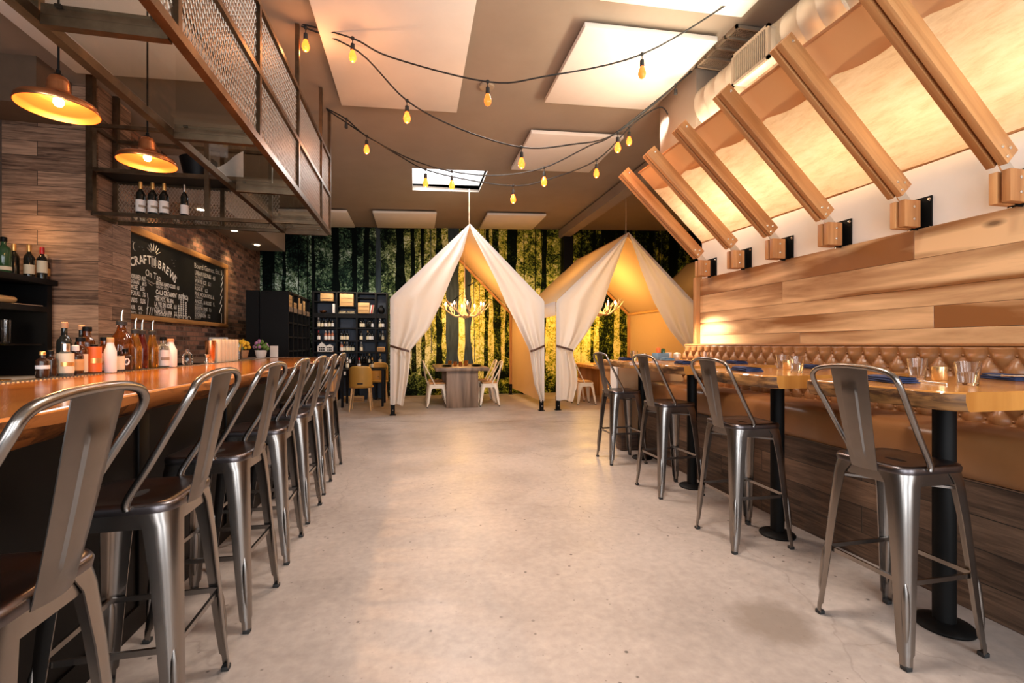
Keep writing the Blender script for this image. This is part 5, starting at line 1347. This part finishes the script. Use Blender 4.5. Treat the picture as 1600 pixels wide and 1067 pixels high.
for x, z, pw, c in ((1.02, 2.22, 46, (1.0, .55, .19)), (4.05, 2.30, 66, (1.0, .56, .16)), (7.2, 2.3, 20, (1.0, .62, .25))):
    point('chandelier_and_fill_light', (x, 9.75, z), pw, c, .25)
    point('chandelier_and_fill_light', (x, 10.6, 1.75), pw * .45, c, .2)  # added fill before the mural, apart from the chandelier's own light

def slab_table(label, cx, yn, yf, w, pw, mats, ht=.79):
    t = thing('dining_table', label, 'table', (cx, (yn + yf) / 2, 0)); d = (yf - yn) / 2
    one(lambda b: b.box(-w / 2, w / 2, -d, d, ht - .07, ht, .008), 'tabletop', mats[0], t, 40, flip=True)
    for s in (-1, 1):
        one(lambda b: b.box(-pw / 2, pw / 2, s * (d - .13) - .05, s * (d - .13) + .05, 0, ht - .0702, .006), 'slab_leg', mats[1], t, 40, flip=True)
    return t
slab_table('dark slab-legged dining table inside the white tent', .90, 8.92, 10.7, 1.04, .62, (M['greywood'], M['greywood']))
slab_table('honey coloured slab-legged dining table inside the yellow-lit tent', 4.22, 9.1, 10.7, 1.04, .72, (M['honey'], M['honey']))
ch_ = steel_chair('metal_chair', 'x', 'chair', .45, .165, .205, .90, .10, (M['white_metal'], M['white_metal'], M['rubber']), 'cream metal chairs', braces=False)
spots = [(.42, 9.32, 0, 'cream metal chair at the white tent table, front one on the shelf side'), (.42, 9.98, 0, 'cream metal chair at the white tent table, rear one on the shelf side'),
         (1.46, 9.30, 180, 'cream metal chair at the white tent table, front one away from the shelves'), (1.46, 9.96, 180, 'cream metal chair at the white tent table, rear one away from the shelves'),
         (3.44, 9.12, 0, 'cream metal chair in the yellow-lit tent, front one of the two'), (3.42, 9.72, 0, 'cream metal chair in the yellow-lit tent, behind the front one')]
for k, (x, y, a, lab) in enumerate(spots):
    if k == 0: ch_.location = (x, y, 0); ch_['label'] = lab; KIDS[ch_.name] = [(c, list(c.children)) for c in ch_.children]
    else: dup(ch_, (x, y, 0), R(a), lab)
for k, (x, y, a, lab) in enumerate(spots):
    dx = .01
    o = one(lambda b: b.box(-.15, .15, -.15, .15, 0, .03, .01), 'seat_pad', M['honey'], None, 40); o.location = (x, y, .4545); o.rotation_euler = (0, 0, R(a)); tag(o, lab.replace('cream metal chair', 'brown pad on the chair'), 'cushion')
tz_ = .7915
for x, y, lab in ((.62, 9.3, 'stacked dark plates at the curtain side of the white tent table'), (1.22, 9.35, 'stacked dark plates at the other side of the white tent table')):
    o = one(lambda b: [b.lathe([(.05, z), (.10, z + .008), (.11, z + .014), (.10, z + .012), (.001, z + .006)], 20) for z in (0, .015, .03)], 'plate', M['shelfblack'], None, 50); o.location = (x, y, tz_); tag(o, lab, 'plate')
for k, (x, y) in enumerate(((.80, 9.5), (.90, 9.4), (1.02, 9.55), (.72, 9.9), (1.08, 9.95))):
    o = one(lambda b: b.lathe([(.03, 0), (.036, .004), (.038, .10), (.035, .10), (.032, .01), (.001, .008)], 14), 'amber_tumbler', M['goldliq'], None, 50); o.location = (x, y, tz_); tag(o, 'amber tumbler on the table inside the white tent', 'glass', 'tumblers on the white tent table')
for k, (x, y) in enumerate(((3.85, 9.35), (4.02, 9.45))):
    o = one(lambda b: b.box(-.09, .09, -.06, .06, 0, .012, .004), 'dark_napkin', M['navy'], None, 40); o.location = (x, y, tz_); tag(o, 'dark folded napkin on the honey table of the yellow-lit tent', 'napkin', 'napkins on the honey tent table')

# ------------------------------------------------------------------ wine shelves at the end of the bar
ws = thing('wine_shelf', 'tall black wine shelf with slate-blue back before the forest mural', 'shelf', (-1.4, 10.88, 0))
SX, SY = -1.4, 10.88
colx = [-2.17, -1.69, -1.27, -.865, -.63]; 
for k, x in enumerate(colx):
    one(lambda b: b.box(x - SX - .018, x - SX + .018, -.20, .17, 0, 2.39), 'shelf_upright', M['shelfblack'], ws)
one(lambda b: b.box(-2.188 - SX, -.612 - SX, .172, .188, 0, 2.39), 'back_panel', M['slateblue'], ws)
rows = [(.508, .03), (.78, .03), (1.05, .03), (1.296, .03), (1.578, .03), (1.825, .10), (2.37, .03)]
for z, th in rows:
    for a, c in zip(colx, colx[1:]):
        one(lambda b: b.box(a - SX + .0185, c - SX - .0185, -.195, .17, z, z + th), 'shelf_board', M['shelfblack'], ws)
for k, (z, a, c) in enumerate(((2.165, 0, 1), (2.06, 1, 2), (2.26, 2, 3))):
    one(lambda b: b.box(colx[a] - SX + .0185, colx[c] - SX - .0185, -.19, .17, z, z + .02), 'shelf_board', M['shelfblack'], ws)
# side wing, facing the aisle
sw = thing('wine_shelf_wing', 'black side wing of the wine shelf, with few bottles, by the bar end', 'shelf', (-2.45, 9.7, 0))
wy = [8.95, 9.28, 9.62, 9.98, 10.32, 10.66]
for y in wy: one(lambda b: b.box(-.24, .22, y - 9.7 - .018, y - 9.7 + .018, 0, 2.17), 'shelf_upright', M['shelfblack'], sw)
one(lambda b: b.box(-.258, -.242, -.77, .98, 0, 2.17), 'back_panel', M['shelfblack'], sw)
one(lambda b: b.box(-.24, .225, -.772, .98, 2.171, 2.20), 'wing_top', M['shelfblack'], sw)
for z, th in ((.78, .03), (1.10, .03), (1.36, .03), (1.62, .03), (1.84, .09)):
    for a, c in zip(wy, wy[1:]):
        one(lambda b: b.box(-.24, .21, a - 9.7 + .0185, c - 9.7 - .0185, z, z + th), 'shelf_board', M['greywood'] if th > .05 else M['shelfblack'], sw)
struct(bx('wall_partition', M['shelfblack'], None, -2.93, -2.72, 8.93, 9.0, 0, 2.2))
# bottle prototypes for the shelf
PROT = {}
def shelf_bottle(kind, x, y, z, label, group):
    spec = {'dark': ('winegl', 'cream', 'black'), 'white': ('winegl', 'paper', 'black'), 'gold': ('winegl', 'cream', 'gold'), 'rose': ('rose', 'paper', 'paper'), 'plain': ('winegl', None, 'black'), 'pale': ('paleliq', 'cream', 'paper'), 'red': ('brownglass', 'paper', 'red')}[kind]
    if kind not in PROT:
        PROT[kind] = bottle('wine_bottle', label, 'bottle', (x, y, z), .215, .034, .013, M[spec[0]], M[spec[1]] if spec[1] else None, (.10, .45), M[spec[2]], .18, group=group, n=12)
        KIDS[PROT[kind].name] = [(c, list(c.children)) for c in PROT[kind].children]
        return PROT[kind]
    return dup(PROT[kind], (x, y, z), 0, label, group)
FR = 10.75
def row(col, z, kinds, what, grp):
    a, c = colx[col] + .06, colx[col + 1] - .06; n = len(kinds)
    for k, kd in enumerate(kinds):
        if kd == '.': continue
        kn = {'d': 'dark', 'w': 'white', 'g': 'gold', 'r': 'rose', 'p': 'plain', 'l': 'pale', 'e': 'red'}[kd]
        desc = {'d': 'dark wine bottle with cream label', 'w': 'dark wine bottle with white label', 'g': 'gold-capped wine bottle', 'r': 'pink rosé bottle', 'p': 'unlabelled black bottle', 'l': 'pale bottle', 'e': 'red-capped brown bottle'}[kd]
        shelf_bottle(kn, lerp(a, c, (k + .5) / n), FR + (.02 if k % 2 else 0), z, desc + ' ' + what, desc + 's ' + grp)
row(0, 1.6085, 'ldwdw', 'on the upper bottle shelf beside the shelf wing', 'in the first bay, upper shelf')
row(0, 1.3265, 'e.rrr', 'on the rosé shelf of the wing-side bay', 'in the first bay, middle shelf')
row(2, 1.6085, 'dd.ppw', 'on the upper bottle shelf of the third bay', 'in the third bay, upper shelf')
row(3, 1.6085, 'lw', 'on the upper shelf of the narrow end bay', 'in the end bay, upper shelf')
row(1, 1.3265, 'ddd..', 'on the middle shelf of the second bay', 'in the second bay, middle shelf')
row(2, 1.3265, 'd..gww', 'on the middle shelf of the third bay', 'in the third bay, middle shelf')
row(3, 1.3265, 'pl', 'on the middle shelf of the narrow end bay', 'in the end bay, middle shelf')
row(1, 1.0805, 'rgldd', 'on the lower shelf of the second bay', 'in the second bay, lower shelf')
row(2, 1.0805, 'l....', 'on the lower shelf of the third bay', 'in the third bay, lower shelf')
row(1, .8105, 'pp.wp', 'low in the second bay behind the stools', 'in the second bay, low shelf')
row(2, .8105, 'pppgp', 'low in the third bay behind the mustard chair', 'in the third bay, low shelf')
row(3, .8105, 'g.', 'low in the narrow end bay', 'in the end bay, low shelf')
row(1, .5385, 'pw.pe', 'on the bottom shelf of the second bay', 'in the second bay, bottom shelf')
for y, z, kd in ((9.10, 1.6505, 'w'), (9.45, 1.6505, 'e'), (9.80, 1.6505, 'l'), (10.48, 1.6505, 'w'), (9.48, 1.3905, 'd'), (9.76, 1.3905, 'l'), (9.86, 1.3905, 'g'), (10.15, 1.3905, 'e'), (9.10, 1.1305, 'w'), (9.48, 1.1305, 'd'), (10.40, 1.1305, 'r'), (10.12, 1.1305, 'p')):
    kn = {'d': 'dark', 'w': 'white', 'g': 'gold', 'r': 'rose', 'p': 'plain', 'l': 'pale', 'e': 'red'}[kd]
    bay = ['first', 'second', 'third', 'fourth', 'fifth'][max(i for i in range(5) if wy[i] <= y)]; sf = {1.6505: 'upper', 1.3905: 'middle', 1.1305: 'lower'}[z]
    shelf_bottle(kn, -2.32, y, z, '%s bottle on the %s shelf of the side wing, %s bay from the bar' % ({'dark': 'cream-labelled', 'white': 'white-labelled', 'gold': 'gold-capped', 'rose': 'pink', 'plain': 'black', 'pale': 'pale', 'red': 'red-capped'}[kn], sf, bay), None)
def crate_(label, x, y, z, w, h, d=.2, rz=0, m='crate', cat='box', name='wooden_crate'):
    t = thing(name, label, cat, (x, y, z), rz)
    one(lambda b: b.box(-w / 2, w / 2, -d / 2, d / 2, 0, h, .004), 'crate_body', M[m], t, 40)
    one(lambda b: [b.box(-w / 2 + .02, w / 2 - .02, -d / 2 - .004, -d / 2 - .0002, h * q, h * q + .006) for q in (.3, .62)], 'board_seam', M['strap'], t)
    return t
crate_('small wooden wine crate with a branded front in the top wing-side bay', -1.89, FR, 2.186, .26, .165)
crate_('upright cream box beside a dark gap, middle of the wing-side top bay', -1.75, FR, 1.926, .045, .20, m='paper')
crate_('square plain wooden crate filling the top of the second bay', -1.48, FR, 2.081, .28, .27)
crate_('branded wooden wine crate beside leaning books in the third bay', -1.12, FR, 1.926, .24, .24)
for k, (m, lab) in enumerate((('paper', 'white book leaning beside the third bay wine crate'), ('red', 'red book leaning beside the white one on the wine shelf'), ('grille', 'beige book leaning against the upright, third on the wine shelf'))):
    o = one(lambda b: b.box(-.012, .012, -.07, .07, 0, .19, .002), 'book', M[m], None, 40); o.location = (-.985 + k * .026, FR, 1.930); o.rotation_euler = (0, R(9), 0); tag(o, lab, 'book')
o = one(lambda b: [b.lathe([(.04, 0), (.08, .03), (.085, .04), (.001, .02)], 14, (q, 0, 0)) for q in (-.1, .08)] + [b.box(-.17, .17, -.06, .06, -.008, .0)], 'shell_dish', M['cream'], None, 50); o.location = (-1.48, FR, 1.934); tag(o, 'cream double dish under the square crate in the second bay', 'dish')
o = one(lambda b: b.lathe([(.04, 0), (.075, .03), (.08, .05), (.03, .06), (.001, .06)], 14), 'copper_bowl', M['copper'], None, 50); o.location = (-1.98, FR, 1.926); tag(o, 'small copper bowl under the branded crate in the wing-side bay', 'bowl')
o = one(lambda b: b.lathe([(.04, 0), (.075, .05), (.07, .12), (.03, .16), (.035, .19), (.001, .19)], 16), 'black_jug', M['shelfblack'], None, 50); o.location = (-.75, FR, 1.926); tag(o, 'round black jug at the top of the narrow end bay', 'jug')
crate_('flat wooden box between bottles in the narrow end bay', -.75, FR, 1.0805, .17, .10)
for k, (x, w) in enumerate(((-2.0, .17), (-1.84, .14))):
    t = thing('model_house', ('white model house with gabled front on the lower wing-side shelf', 'smaller white model house beside the gabled one')[k], 'ornament', (x, FR, 1.0805))
    one(lambda b: b.prism([(-w / 2, 0), (w / 2, 0), (w / 2, .12), (0, .21 - k * .05), (-w / 2, .12)], 'y', -.06, .06), 'house_body', M['paper'], t)
    one(lambda b: [b.box(-w / 2 + .02 + q * (w - .04) / 3 + .004, -w / 2 + .02 + (q + 1) * (w - .04) / 3 - .004, -.0612, -.0602, zz, zz + .03) for q in range(3) for zz in (.02, .07)], 'window_cutout', M['shelfblack'], t)
for y, w, h, lab in ((9.11, .22, .21, 'tall pale wooden crate in the first bay of the shelf wing'), (9.80, .05, .23, 'upright pale board in the third bay of the shelf wing'), (9.92, .10, .13, 'small wooden box in the third bay of the shelf wing'), (10.20, .10, .20, 'upright wooden box in the fourth bay of the shelf wing'), (9.44, .24, .10, 'low wooden tray in the second bay of the shelf wing')):
    crate_(lab, -2.34, y, 1.9305, w, h, .2, R(90))
o = one(lambda b: b.box(-.05, .05, -.004, .004, 0, .16), 'table_card', M['paper'], None); o.location = (-1.95, 7.05, 1.0605); o.rotation_euler = (R(-8), 0, R(15)); tag(o, 'small white printed card standing on the dark bar return', 'card')

# dining furniture at the foot of the shelf
slab_table('honey wooden slab-legged table beyond the last bar stool', -1.80, 7.95, 8.65, .98, .92, (M['honey'], M['honey']), .80)
bt2 = thing('black_table', 'black square table before the wine shelf with mustard chairs', 'table', (-1.02, 9.85, 0))
one(lambda b: b.box(-.42, .42, -.36, .36, .72, .75, .004), 'tabletop', M['shelfblack'], bt2, 40)
for sx in (-1, 1):
    for sy in (-1, 1): one(lambda b: b.box(sx * .38 - .022, sx * .38 + .022, sy * .32 - .022, sy * .32 + .022, 0, .7195), 'leg', M['shelfblack'], bt2)
def shell_chair(label, x, y, rz):
    t = thing('shell_chair', label, 'chair', (x, y, 0), rz)
    def sc(b):
        def f(u, v):
            # v: up the back; u: around from side to side
            a = lerp(-1.25, 1.25, u); z = lerp(.43, .84 - .10 * (2 * u - 1) ** 4 * 1.0, v); r = .225 + .015 * v
            wd = 1.0 - .10 * v * abs(2 * u - 1) ** 2
            return (sin(a) * r * wd, -.03 - cos(a) * .20 - .05 * v, z)
        b.grid(f, 24, 10)
        b.lathe([(.001, .425), (.21, .425), (.225, .435), (.22, .455), (.001, .45)], 26)
        b.mi = 1; 
        for s in (0,): b.box(-.05, .05, -.245, -.228, .50, .53, .006)
    o = one(sc, 'chair_shell', [M['mustard'], M['voidm']], t, 60)
    mdf = o.modifiers.new('thick', 'SOLIDIFY'); mdf.thickness = .012
    for sx in (-1, 1):
        for sy in (-1, 1):
            one(lambda b: b.tube([(sx * .15, sy * .13 - .02, .425), (sx * .19, sy * .19 - .02, 0)], [.020, .013], 10), 'leg', M['beech'], t, 50)
    return t
shell_chair('mustard shell chair with handle slot, seen from behind at the black table', -1.00, 9.12, 0)
shell_chair('mustard shell chair on the far side of the black table, partly hidden', -.80, 10.40, pi)
crate_('low pale crate on the floor under the black table', -1.30, 10.42, 0.001, .42, .12, .18)
for k, (x, y, kd, lab) in enumerate(((-1.12, 9.8, 'red', 'red-capped small bottle on the black table'), (-.86, 9.75, 'gold', 'gold-capped small bottle on the black table'), (-1.36, 9.9, 'pale', 'pale bottle at the edge of the black table'))):
    shelf_bottle(kd, x, y, .7505, lab, None)
# an added fill lamp for the wine shelf and a warm spot on its wing
area('shelf_fill', (-1.35, 10.2, 2.6), (-1.35, 10.85, 1.4), 1.4, .06, 9, (1.0, .80, .58))
spot('wing_spot', (-1.2, 8.6, 3.6), (-2.2, 9.8, 1.9), 30, (1.0, .72, .42), 40, .8)
